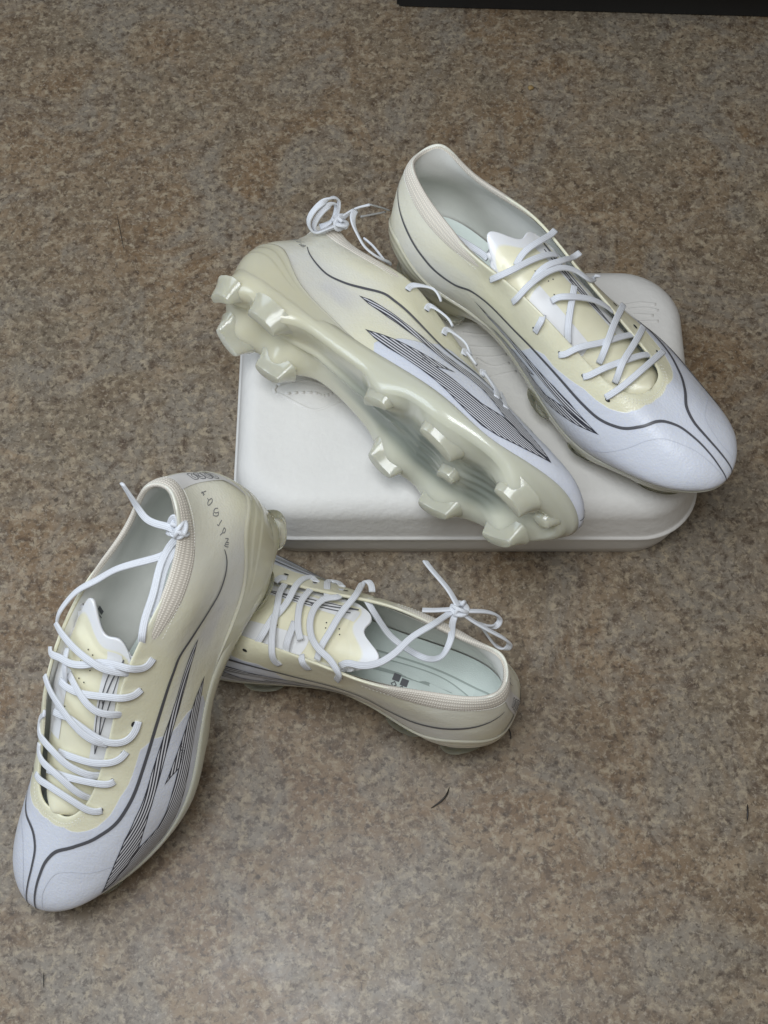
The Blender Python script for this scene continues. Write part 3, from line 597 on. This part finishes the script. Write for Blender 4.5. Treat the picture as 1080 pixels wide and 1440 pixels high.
    V, F2 = patch(.44, .66, .70, .93, .00035, '', None, -.1); tsub.append(('lace_loop', mk('lace_loop', V, F2), M['white']))
    V, F2, U = join([tline([(.45, .23), (.60, .19), (.84, .13)], .0007), tline([(.50, .22), (.62, .235), (.70, .20), (.84, .13)], .0009), tline([(.45, .23), (.56, .27), (.64, .265), (.62, .235)], .0007), tline([(.64, .265), (.70, .25), (.76, .22)], .0007)])
    tsub.append(('tongue_print', mk('tongue_print', V, F2), M['ink']))
    dots = []
    for (a_, b_) in [(.70, .45), (.70, .52), (.70, .59), (.66, .48), (.66, .55), (.62, .62), (.74, .48), (.74, .55), (.30, .36), (.56, .66)]:
        c_ = pt(a_, b_, .0007); tsub.append(('perforation', mk('perforation', np.array([c_+np.array((math.cos(x), math.sin(x), 0))*.00045 for x in np.linspace(0, 2*math.pi, 8, endpoint=False)]), [tuple(range(8))], False), M['hole']))
    out.append(('tongue', mk('tongue', rimv, F, attrs=dict(white=np.concatenate([wt_, wt_[:, ::-1]], 1))), M['tongue'], tsub))
    # ---------- sole plate with flared stud roots
    STUD = [  # x, y, half length, half width, rotation, tip height
        (22, 20, 8, 5.0, .55, 0), (57, 26, 10.5, 5.0, -.15, 0), (28, -15, 10, 5.0, -.65, 0), (64, -16, 9.5, 5.0, .1, 0),
        (151, 28, 8.5, 5.0, .5, 0), (198, 31, 12, 5.2, -.35, 0), (252, 22, 10, 5.0, -.35, 3), (162, -24, 9.5, 5.0, -.35, 0), (206, -29, 10.5, 5.0, .3, 0), (252, -17, 10, 5.0, .5, 3), (207, 2, 5.5, 4.2, .2, 4)]
    NS2 = 520; t2 = np.linspace(0, 18, NS2, endpoint=False); stv = soletop(t2)
    e0 = S.at(t2, stv, .0001); e1 = S.at(t2, stv-.015, .0009); e2 = S.at(t2, stv*.55, .0014); e3 = S.at(t2, 0*t2+.02, .0015)
    nb_ = S.normal(t2, 0*t2+.3); nb_[:, 2] = 0; nb_ /= np.linalg.norm(nb_, axis=1)[:, None]+1e-9
    b0 = S(t2, 0*t2)
    e4 = b0+nb_*.0012+np.array([0, 0, -.0025]); e5 = b0-nb_*.0008+np.array([0, 0, -.0050]); e6 = b0-nb_*.0035+np.array([0, 0, -.0062])
    sx_ = np.clip(e6[:, 0], .034, .248); sp = np.stack([sx_, ycen(sx_), e6[:, 2]], -1)
    q = np.linspace(1, 0, 40)[None, :, None]; Bt = e6[:, None]*q+sp[:, None]*(1-q)
    zc = np.interp(Bt[..., 0], [0, .04, .09, .14, .18, .22, .25, .285], [.0175, .0165, .0185, .0145, .0105, .0125, .0185, .0265])
    q2 = q[..., 0]; Bt[..., 2] = Bt[..., 2]*q2**2+(zc+.0012)*(1-q2**2)
    ridge_ = np.exp(-((Bt[..., 1]-ycen(Bt[..., 0]))/.0028)**2)*sstep(Bt[..., 0], .05, .08)*(1-sstep(Bt[..., 0], .15, .175)); Bt[..., 2] -= .0022*ridge_
    groove = np.cos((Bt[..., 1]-ycen(Bt[..., 0])+.10*(Bt[..., 0]-.2))*900)*sstep(Bt[..., 0], .165, .19)*(1-sstep(Bt[..., 0], .235, .26))*np.exp(-((Bt[..., 1]-ycen(Bt[..., 0]))/.018)**2); Bt[..., 2] += .00022*groove
    def flare(X):
        dz = np.zeros(X.shape[:-1])
        for (x_, y_, a_, b_, r_, h_) in STUD:
            dx = X[..., 0]-x_/1000; dy = X[..., 1]-y_/1000; u = dx*math.cos(r_)+dy*math.sin(r_); v = -dx*math.sin(r_)+dy*math.cos(r_)
            d = np.sqrt((u/((a_+6.5)/1000))**2+(v/((b_+8)/1000))**2); zz_ = np.interp(x_/1000, [0, .04, .09, .14, .18, .22, .25, .285], [.0175, .0165, .0185, .0145, .0105, .0125, .0185, .0265]); dz = dz+(zz_-h_/1000-.0036)*(np.exp(-d**2.4)*.8+.2*np.exp(-d*1.6))*(d < 4)
        return dz
    Bt[..., 2] -= flare(Bt)
    e5 = e5-np.stack([0*t2, 0*t2, flare(e5)*.9], -1); e4 = e4-np.stack([0*t2, 0*t2, flare(e4)*.55], -1); e3 = e3-np.stack([0*t2, 0*t2, flare(e3)*.25], -1)
    SP = np.concatenate([x_[:, None] for x_ in (e0, e1, e2, e3, e4, e5)]+[Bt], 1)
    core = np.zeros(SP.shape[:2]); core[:, 6:] = sstep(1-q2, .30, .62)*sstep(Bt[..., 0], .085, .15)*(1-sstep(Bt[..., 0], .235, .262)); core[:, 6:] *= (1-np.clip(flare(Bt)/.006, 0, 1)); 
    ssub = []
    for (x_, y_, a_, b_, r_, h_) in STUD:
        zt0 = float(np.interp(x_/1000, [0, .04, .09, .14, .18, .22, .25, .285], [.0175, .0165, .0185, .0145, .0105, .0125, .0185, .0265]))
        an = np.linspace(0, 2*math.pi, 28, endpoint=False); un = np.sign(np.cos(an))*abs(np.cos(an))**.62; vn = np.sign(np.sin(an))*abs(np.sin(an))**.62; rows = []
        hts = [h_/1000+.0120, h_/1000+.0085, h_/1000+.0050, h_/1000+.0012, h_/1000+.0002, h_/1000]
        scl = [(1.6, 2.0), (1.38, 1.5), (1.25, 1.12), (1.14, .80), (1.08, .68), (1.02, .52)]
        for z_, (ka, kb) in zip(hts, scl):
            u = un*a_*ka; v = vn*b_*kb+2.2*(1-un**2)*(1 if y_ > 0 else -1)
            rows.append(np.stack([x_+u*math.cos(r_)-v*math.sin(r_), y_+u*math.sin(r_)+v*math.cos(r_), np.full(28, z_*1000)], -1)/1000)
        V = np.stack(rows, 0); F = gridF(len(rows), 28, False, True)+[tuple(range(5*28, 6*28))[::-1]]
        me = mk('stud', V, F); me.set_sharp_from_angle(angle=math.radians(33)); ssub.append(('stud', me, M['stud']))
    # toe nub
    an = np.linspace(0, 2*math.pi, 14, endpoint=False); rows = [np.stack([.270+np.cos(an)*.0065*k_, .004+np.sin(an)*.0045*k_, np.full(14, z_)], -1) for k_, z_ in ((1.5, .0262), (1.05, .0215), (.85, .0185), (.6, .0180))]
    ssub.append(('toe_nub', mk('toe_nub', np.stack(rows), gridF(4, 14, False, True)+[tuple(range(42, 56))[::-1]]), M['stud']))
    out.append(('sole_plate', mk('sole_plate', SP, gridF(NS2, SP.shape[1], True, False), attrs=dict(core=core)), M['sole'], ssub))
    # ---------- heel counter: moulded cup rising from the sole
    th_ = np.linspace(-3.7, 3.7, 150); vc = np.interp(abs(th_), [0, .35, .7, 1.1, 1.5, 1.85, 2.2, 2.5, 2.9, 3.4, 3.7], [1.40, 1.38, 1.45, 1.66, 1.74, 1.45, 1.02, .72, .55, .46, .38])
    vc = np.convolve(np.pad(vc, 4, 'edge'), np.ones(9)/9, 'valid')
    wv_ = np.linspace(0, 1, 40); TT, WW = np.meshgrid(th_, wv_, indexing='ij'); VV = .02+WW*(vc[:, None]-.02)
    step_ = .0016-.0004*sstep(WW, .55, .60)*np.clip((2.6-abs(TT))/.8, 0, 1)-.0004*sstep(WW, .76, .80)*np.clip((2.6-abs(TT))/.8, 0, 1)+.0003*np.exp(-((WW-.94)/.04)**2)
    step_ *= (1-sstep(WW, .97, 1.0)*.9)*(.15+.85*sstep(3.7-abs(TT), .0, .7))
    out.append(('heel_counter', mk('heel_counter', S.at(TT % 18, VV, step_), gridF(150, 40, flip=True), attrs=dict(core=np.zeros(TT.size))), M['sole'], []))
    return out

LACES = {"A":[[[205.2,-21.0,68.4],[205.9,-16.5,70.6],[204.4,-9.0,73.5],[203.8,0.5,74.1],[204.5,11.5,71.3],[205.9,19.1,66.8],[204.9,23.8,63.2],[203.4,25.0,61.5]],[[197.8,-13.6,71.1],[193.8,-0.8,75.1],[189.4,13.5,74.3],[186.2,23.4,70.2],[184.2,26.7,67.8],[182.6,26.7,66.5]],[[185.9,-23.5,75.1],[190.7,-22.3,74.2],[193.4,-17.0,75.6],[193.4,-9.0,78.1],[194.6,0.6,77.7],[197.7,9.4,73.4],[199.1,14.4,69.3],[200.1,16.3,64.4]],[[182.7,-8.6,76.7],[178.9,4.2,80.1],[176.2,14.9,78.3],[171.2,24.2,74.8],[166.7,27.5,72.1],[162.4,27.8,70.6]],[[164.5,-22.1,86.2],[173.6,-28.6,77.2],[180.0,-26.0,76.5],[180.8,-16.2,81.6],[181.4,-9.1,83.3],[184.4,1.1,81.0],[185.0,10.7,76.8],[184.6,15.7,73.2],[183.8,17.5,68.8]],[[160.5,-16.5,86.5],[158.8,-10.5,90.1],[156.4,-3.1,92.5],[158.2,7.5,88.8],[159.9,16.0,84.1],[158.9,23.3,79.7],[154.8,27.8,75.3],[148.1,29.0,73.7],[142.4,28.3,74.2]],[[142.9,-27.4,94.2],[146.2,-22.3,95.5],[150.2,-15.9,95.0],[152.7,-10.2,94.6],[157.4,0.1,92.8],[161.0,9.2,89.0],[161.8,15.7,85.3],[161.3,20.1,79.6]],[[140.4,-16.8,94.4],[140.4,-11.1,97.2],[139.3,-1.5,97.9],[136.5,7.1,96.8],[133.1,15.1,95.1],[130.0,22.7,91.6],[126.7,25.8,86.4],[122.6,26.6,84.0]],[[132.9,-11.7,97.4],[137.7,-1.9,98.6],[141.5,6.3,97.8],[143.6,12.9,94.7],[142.7,18.2,90.8],[141.5,20.9,86.6],[141.3,21.6,80.2]],[[124.7,-27.9,100.8],[128.0,-26.2,101.0],[126.3,-17.9,102.7],[125.7,-10.0,103.9],[121.7,-0.8,104.2],[116.0,6.8,104.0],[112.8,14.9,102.7],[111.1,23.2,100.6],[109.0,27.0,92.6],[105.9,28.1,89.8],[102.5,27.6,88.8]],[[110.5,-29.1,104.1],[112.5,-25.9,103.8],[113.7,-19.4,106.1],[116.0,-8.2,107.3],[116.8,3.8,107.9],[117.5,11.0,105.5],[116.3,17.7,100.9],[115.1,20.9,97.3],[115.3,21.1,91.6]],[[120.0,-17.4,100.4],[123.8,-15.7,102.0],[128.5,-14.1,101.7],[133.1,-12.3,100.4],[139.2,-13.0,94.7]],[[109.5,-29.4,103.3],[103.1,-27.9,107.0],[88.4,-23.9,106.6],[77.8,-16.8,104.0],[68.7,-12.3,98.6],[61.6,-5.9,94.2],[54.8,1.4,90.7],[49.1,7.0,89.7],[40.6,10.7,92.2],[31.8,16.0,99.4]],[[97.5,21.3,95.3],[91.6,22.8,101.8],[83.7,19.8,101.2],[69.5,14.3,95.6],[54.0,8.9,92.5],[43.4,9.8,93.5],[35.8,14.4,97.6],[30.7,16.7,97.5]],[[81.7,19.1,94.6],[69.9,15.5,92.2],[55.0,11.1,90.0],[44.3,12.4,91.7],[32.5,16.1,95.1]],[[31.1,17.3,98.9],[32.0,14.7,101.2],[32.2,8.3,101.3],[34.1,1.4,101.3],[34.4,-5.8,102.2],[30.8,-11.8,104.8],[25.6,-15.8,111.5],[21.2,-19.1,117.6]],[[33.3,8.3,98.5],[28.7,9.4,102.7],[24.4,13.3,107.1],[25.2,16.2,107.0],[30.0,14.4,102.3],[34.5,10.5,98.8],[33.8,14.7,101.6],[27.2,17.9,102.1],[26.3,15.8,91.9]],[[35.2,6.6,97.4],[34.8,11.1,99.4],[29.9,17.3,104.8],[27.0,17.9,100.3],[27.6,18.0,94.2],[29.7,17.5,89.7],[31.8,15.9,91.5]]],
 "B":[[[108.4,-31.8,82.9],[110.1,-35.7,83.1],[112.9,-37.0,85.0],[116.0,-36.9,79.7],[114.9,-20.2,100.3],[118.2,-5.7,104.6],[119.8,8.1,105.7],[121.4,16.6,103.6],[121.4,24.1,98.0]],[[107.9,27.8,82.2],[106.0,28.5,103.6],[112.9,23.5,106.9],[121.9,20.0,107.0],[129.6,13.0,103.5],[134.3,3.2,100.9],[134.8,-6.9,98.0],[131.7,-14.0,95.6],[125.4,-17.2,95.1],[127.2,-27.2,79.8]],[[128.6,-32.1,70.8],[135.7,-37.7,57.8],[139.4,-36.9,57.0],[136.0,-25.7,80.9],[132.2,-17.2,89.6]],[[143.7,-25.4,76.7],[144.4,-14.8,88.8],[145.0,-6.9,93.4],[142.6,2.6,97.0],[139.2,10.7,98.5],[135.2,16.6,99.1]],[[144.3,-28.2,73.5],[149.7,-31.8,67.3],[152.5,-26.6,75.7],[153.3,-16.1,86.8],[153.0,-6.4,90.4],[154.7,1.8,90.5],[157.1,6.2,87.8]],[[125.4,28.7,87.0],[127.9,29.1,93.4],[130.0,27.7,97.9],[131.5,24.5,96.7]],[[141.2,26.5,90.6],[142.2,20.9,97.5],[142.7,13.0,97.5],[143.3,6.6,95.9]],[[143.5,31.0,80.7],[146.6,31.4,85.4],[148.7,29.3,92.5],[151.4,22.6,95.6],[154.9,12.3,93.5],[157.5,1.1,90.7],[160.9,-10.0,85.1],[161.6,-18.7,77.2]],[[162.0,-22.8,75.9],[165.0,-23.2,76.2],[166.8,-20.0,78.3],[167.5,-17.5,78.3]],[[161.8,26.6,83.1],[159.1,19.9,90.6],[157.7,9.2,91.1],[156.9,4.4,89.3]],[[108.6,-22.5,94.7],[102.7,-17.9,93.4],[96.3,-14.1,88.5],[87.7,-9.7,82.2],[72.5,-5.4,81.9],[60.4,-3.2,87.9],[53.0,-5.6,97.5],[51.8,-15.2,101.6],[55.2,-30.0,90.7],[55.2,-37.0,93.0]],[[106.9,23.2,100.6],[103.1,21.2,105.7],[94.5,20.1,106.2],[86.1,15.1,106.2],[79.5,6.5,106.7],[73.4,-7.1,105.9],[64.7,-19.5,104.2],[58.4,-34.0,91.8],[54.6,-38.5,92.4]],[[74.9,-29.7,91.0],[66.9,-32.4,91.9],[59.2,-35.7,92.8],[55.5,-37.5,92.8]],[[55.0,-38.4,94.7],[63.6,-45.8,95.2],[71.0,-51.0,93.2],[79.1,-56.6,89.8],[84.8,-61.6,85.8]],[[52.6,-37.3,92.8],[46.4,-40.1,91.2],[38.9,-44.3,86.5],[32.2,-46.8,80.5],[28.8,-46.3,74.5],[29.7,-42.2,73.1],[36.0,-39.1,77.7],[44.3,-36.1,84.6],[51.3,-36.7,89.8]],[[51.1,-36.1,91.8],[44.1,-35.2,88.5],[32.6,-34.7,83.6],[22.2,-35.2,76.9],[18.3,-35.3,68.9],[19.4,-33.0,64.3],[24.8,-32.8,63.0],[31.5,-34.3,69.6],[37.6,-36.3,77.8],[48.3,-36.4,87.8]]],
 "C":[[[102.3,-23.5,97.0],[107.6,-26.3,101.7],[116.1,-27.6,101.4],[123.6,-27.2,98.6],[125.1,-25.2,98.1]],[[122.5,-22.2,91.5],[129.9,-23.4,93.0],[138.4,-24.1,90.5],[142.9,-22.6,88.6]],[[142.0,-24.0,80.9],[149.8,-23.3,84.9],[158.1,-21.9,83.9],[164.9,-21.7,79.1]],[[164.5,-24.0,73.8],[168.2,-22.2,77.3],[173.6,-22.5,74.2]],[[190.1,-37.1,55.8],[192.8,-32.0,62.3],[199.4,-33.7,57.9],[205.7,-41.1,48.0]],[[209.2,-40.2,47.7],[211.8,-40.0,47.9],[214.5,-40.6,45.8]],[[34.9,-29.7,99.1],[30.5,-27.3,91.2],[26.7,-25.3,85.0],[22.8,-30.8,83.0],[22.6,-38.4,83.8],[23.9,-44.5,89.1],[26.0,-47.6,95.5],[27.8,-47.3,102.0],[29.6,-43.5,104.7],[31.0,-37.5,102.8],[30.7,-32.1,101.7],[34.2,-29.8,99.9]],[[33.5,-26.0,101.2],[30.0,-23.8,94.6],[26.3,-23.7,88.2],[24.9,-29.4,85.6],[25.9,-38.1,88.6],[27.5,-43.3,94.8],[27.5,-40.8,103.0],[27.6,-35.2,105.5],[29.0,-30.2,101.1],[29.1,-27.6,98.0],[24.8,-24.6,92.5]],[[33.5,-30.3,102.0],[34.8,-32.7,104.3],[37.3,-36.6,109.0],[40.2,-39.4,113.2],[44.7,-41.3,118.6]],[[40.6,-39.5,108.8],[43.3,-40.3,102.6],[46.9,-37.6,99.7],[51.6,-33.2,98.8],[60.1,-28.5,97.0],[66.8,-24.7,99.1],[71.3,-19.4,104.2],[71.1,-10.9,112.6]],[[50.8,-20.9,108.9],[58.8,-21.5,107.6],[65.8,-20.0,106.4],[70.3,-16.0,107.2],[71.8,-10.7,111.8]]],
 "D":[[[203.9,-26.2,65.5],[205.4,-24.5,68.3],[207.7,-16.9,71.7],[208.7,-0.1,73.5],[206.2,20.4,64.3],[204.5,29.5,58.4]],[[186.2,-28.1,71.0],[188.7,-26.8,73.4],[192.4,-19.1,77.0],[197.9,-3.1,75.9],[200.8,9.8,70.9],[202.4,19.5,63.1]],[[167.2,-30.6,77.6],[170.1,-30.0,79.6],[173.9,-23.4,84.3],[181.5,-8.0,82.9],[184.9,8.1,76.3],[185.9,19.4,68.1]],[[184.0,33.7,60.3],[188.0,24.7,67.0],[193.3,10.0,74.6],[199.0,-8.6,78.5],[201.4,-13.9,73.7],[201.8,-15.7,68.1]],[[165.9,34.2,65.2],[169.3,26.4,70.9],[176.8,9.0,80.0],[185.2,-8.7,83.3],[186.9,-13.2,78.9],[187.2,-15.2,73.6]],[[147.3,-31.1,81.6],[148.1,-30.6,87.9],[148.3,-28.1,92.9],[146.2,-24.7,91.6]],[[143.4,-14.0,93.7],[145.0,-11.7,96.7],[149.0,-7.2,97.3],[157.5,6.5,90.0],[163.5,14.4,82.1],[167.3,19.2,74.9]],[[145.1,5.2,92.4],[149.7,-1.6,94.2],[154.9,-9.3,92.5],[162.5,-19.3,89.3],[166.9,-22.6,81.4]],[[125.1,-28.7,88.5],[127.9,-28.7,95.6],[129.5,-20.8,102.8],[130.8,-4.4,102.7],[133.4,6.0,99.4],[138.8,13.8,93.8],[145.8,18.3,87.9],[141.5,32.3,71.5],[144.3,31.1,78.0]],[[127.8,-14.8,98.6],[127.0,-10.0,102.2],[127.6,-2.8,103.7],[129.7,10.0,99.3],[127.4,26.1,86.5],[127.7,31.0,86.3]],[[104.8,-27.4,90.7],[109.9,-28.5,99.1],[115.2,-23.5,105.4],[119.1,-6.3,105.2],[121.1,6.6,100.3],[122.2,13.3,95.0]],[[113.0,-14.4,101.1],[112.1,-10.3,104.5],[112.3,-4.7,107.3],[112.9,5.6,106.4],[112.0,18.3,101.2],[110.8,24.0,99.4]],[[44.2,-17.9,75.4],[51.5,-17.5,81.9],[63.2,-17.2,86.3],[75.5,-17.5,89.8],[87.7,-17.9,92.5],[94.3,-19.7,95.2]],[[55.0,-15.9,71.6],[51.7,-14.8,79.7],[49.0,-14.3,86.8],[45.1,-14.9,85.8],[45.7,-16.7,82.0],[50.7,-16.5,80.3]],[[25.3,-8.0,76.4],[33.3,-10.6,75.7],[42.2,-14.1,76.6],[50.2,-16.1,79.5]]]}
POSE = {
 'A': ([[-0.4335, 0.8172, -0.3799], [-0.7724, -0.5541, -0.3104], [-0.4642, 0.1589, 0.8714]], (-0.0712, -0.0393, 0.1226), 1,
   'white cream left football boot at lower left, toe down, heel propped on another boot'),
 'B': ([[-0.9316, -0.3634, 0.0055], [0.3626, -0.9306, -0.0502], [0.0234, -0.0448, 0.9987]], (0.0817, -0.16, 0.0014), -1,
   'white cream right football boot flat on the floor, its toe hidden under another boot'),
 'C': ([[0.7611, -0.1025, 0.6405], [-0.6481, -0.1627, 0.744], [0.0279, -0.9813, -0.1902]], (-0.1236, 0.0959, 0.1168), -1,
   'white football boot lying on its side on the box, studded translucent sole showing'),
 'D': ([[0.6998, 0.7143, 0.0053], [-0.714, 0.6993, 0.0335], [0.0202, -0.0272, 0.9994]], (0.0121, 0.1748, 0.0691), 1,
   'white football boot standing upright on the right of the box, toe overhanging its corner'),
}
KNOTS = {'A': (29.6, 16.4, 102.8), 'B': (53.9, -38.1, 92.7), 'C': (34.9, -30.1, 101.1)}
TAILS = {'C': [[(44.7, -41.3, 118.6), (47.2, -34.8, 127.5), (48.4, -26.5, 137.1)], [(42.1, -32.2, 113.4), (44.9, -29.9, 122.7), (47.1, -26.0, 134.6)]]}
for s in (1, -1): DATA[s] = build_boot(s)
for key, (rm, pos, side, label) in POSE.items():
    m = Matrix([[*rm[i], pos[i]] for i in range(3)]+[[0, 0, 0, 1]])
    root = empty('football_boot', m); tag(root, label, 'boot', 'two pairs of football boots')
    for name, me, mat, sub in DATA[side]:
        o = link(name, me, mat, root)
        for n2_, me2, mat2 in sub: link(n2_, me2, mat2, o)
    parts = []; bow = []
    for i, pts in enumerate(LACES[key]):
        pts = np.array(pts)
        if key == 'C' and i < 6:          # the short loops start in their eyelets
            et, ev = EYL[i]; r0 = (S(et, ev)+S.normal(np.array(et), np.array(ev))*.0004)*np.array([1, -1, 1])*1000; r1 = (S(et, ev+.2)+S.normal(np.array(et), np.array(ev+.2))*.0022)*np.array([1, -1, 1])*1000
            pts = np.vstack([r0, r1, pts[2:]])
        P = catmull(pts/1000, .0012)
        # light smoothing
        for _ in range(6): P[1:-1] = .5*P[1:-1]+.25*(P[:-2]+P[2:])
        x_ = P.mean(0); ref = np.zeros_like(P); ref[:] = (.15, 0, 1)
        ref[:, 1] = P[:, 1]*28
        (bow if key == 'C' and i >= 6 else parts).append(sweep(P, .0043, .0016, 14, ref, 3.2))
    if key in KNOTS:
        kc = np.array(KNOTS[key])/1000
        for ax in range(3):
            a = np.linspace(0, 2*math.pi*.85, 26)+ax*2; u = np.array([(1, 0, 0), (.3, 1, .2), (0, .4, 1)][ax], float); v = np.array([(0, 1, .4), (0, -.2, 1), (1, 0, .2)][ax], float)
            u /= np.linalg.norm(u); v -= u*(u@v); v /= np.linalg.norm(v)
            (bow if key == 'C' else parts).append(sweep(kc+.0042*(np.cos(a)[:, None]*u+np.sin(a)[:, None]*v), .0042, .0024, 10, np.cross(u, v)))
    V, F, U = join(parts)
    link('lace', mesh_of('lace', V, F, uv=U), M['lace'], root)
    if bow:
        V, F, U = join(bow); link('lace_bow', mesh_of('lace_bow', V, F, uv=U), M['lace'], root)
    for tl in TAILS.get(key, []):
        V, F, U = sweep(catmull(np.array(tl)/1000, .002), .0016, .0014, 8); link('aglet', mesh_of('aglet', V, F), M['aglet'], root)

# ------------------------------------------------------------------ bits on the floor
def hair(pts, label, r=.0006):
    P = catmull([(x, y, .0006+z) for x, y, z in pts], .001); k = np.linspace(-1, 1, len(P)); v, f, u = sweep(P, r*2, r*1.6, 6, taper=1-.7*abs(k)**3)
    tag(link('hair', mesh_of('hair', v, f), M['hair']), label, 'hair', 'loose hairs on the floor')
hair([(.030, -.2091, 0), (.036, -.2052, .0015), (.040, -.2010, .002), (.0421, -.1955, 0)], 'longest curved dark hair on the floor below the middle boot')
hair([(.2314, -.217, 0), (.232, -.212, .001), (.2327, -.2065, 0)], 'short upright dark hair near the right edge of the floor')
hair([(.083, -.1640, 0), (.0826, -.1600, .001), (.0815, -.1560, 0)], 'tiny dark hair beside the heel of the middle boot', .0004)
hair([(-.2095, .257, 0), (-.2055, .241, .001), (-.2015, .224, 0)], 'thin hair on the upper left floor away from the boots', .00028)
hair([(.243, -.268, 0), (.249, -.265, .001), (.252, -.2625, 0)], 'small slanted hair at the lower right edge of the floor', .0004)
hair([(-.206, -.318, 0), (-.2065, -.313, .0008), (-.207, -.309, 0)], 'speck of hair at the lower left below the toe', .00028)
def crumb(x, y, r, label, mat='crumb'):
    an = np.linspace(0, 2*math.pi, 9, endpoint=False); rr = r*(1+.35*np.random.rand(9)); V = []
    for k, z in ((.7, .0002), (1, .45*r), (.55, .9*r)): V += [(x+math.cos(a)*q*k, y+math.sin(a)*q*k, z) for a, q in zip(an, rr)]
    tag(link('crumb', mesh_of('crumb', V, gridF(3, 9, False, True, flip=True)+[tuple(range(18, 27))]), M[mat]), label, 'crumb', 'crumbs on the floor')
crumb(.121, .385, .0022, 'small orange brown crumb on the floor near the dark cabinet')
crumb(.197, .008, .0022, 'dark round speck on the floor at the front right corner of the box', 'hair')
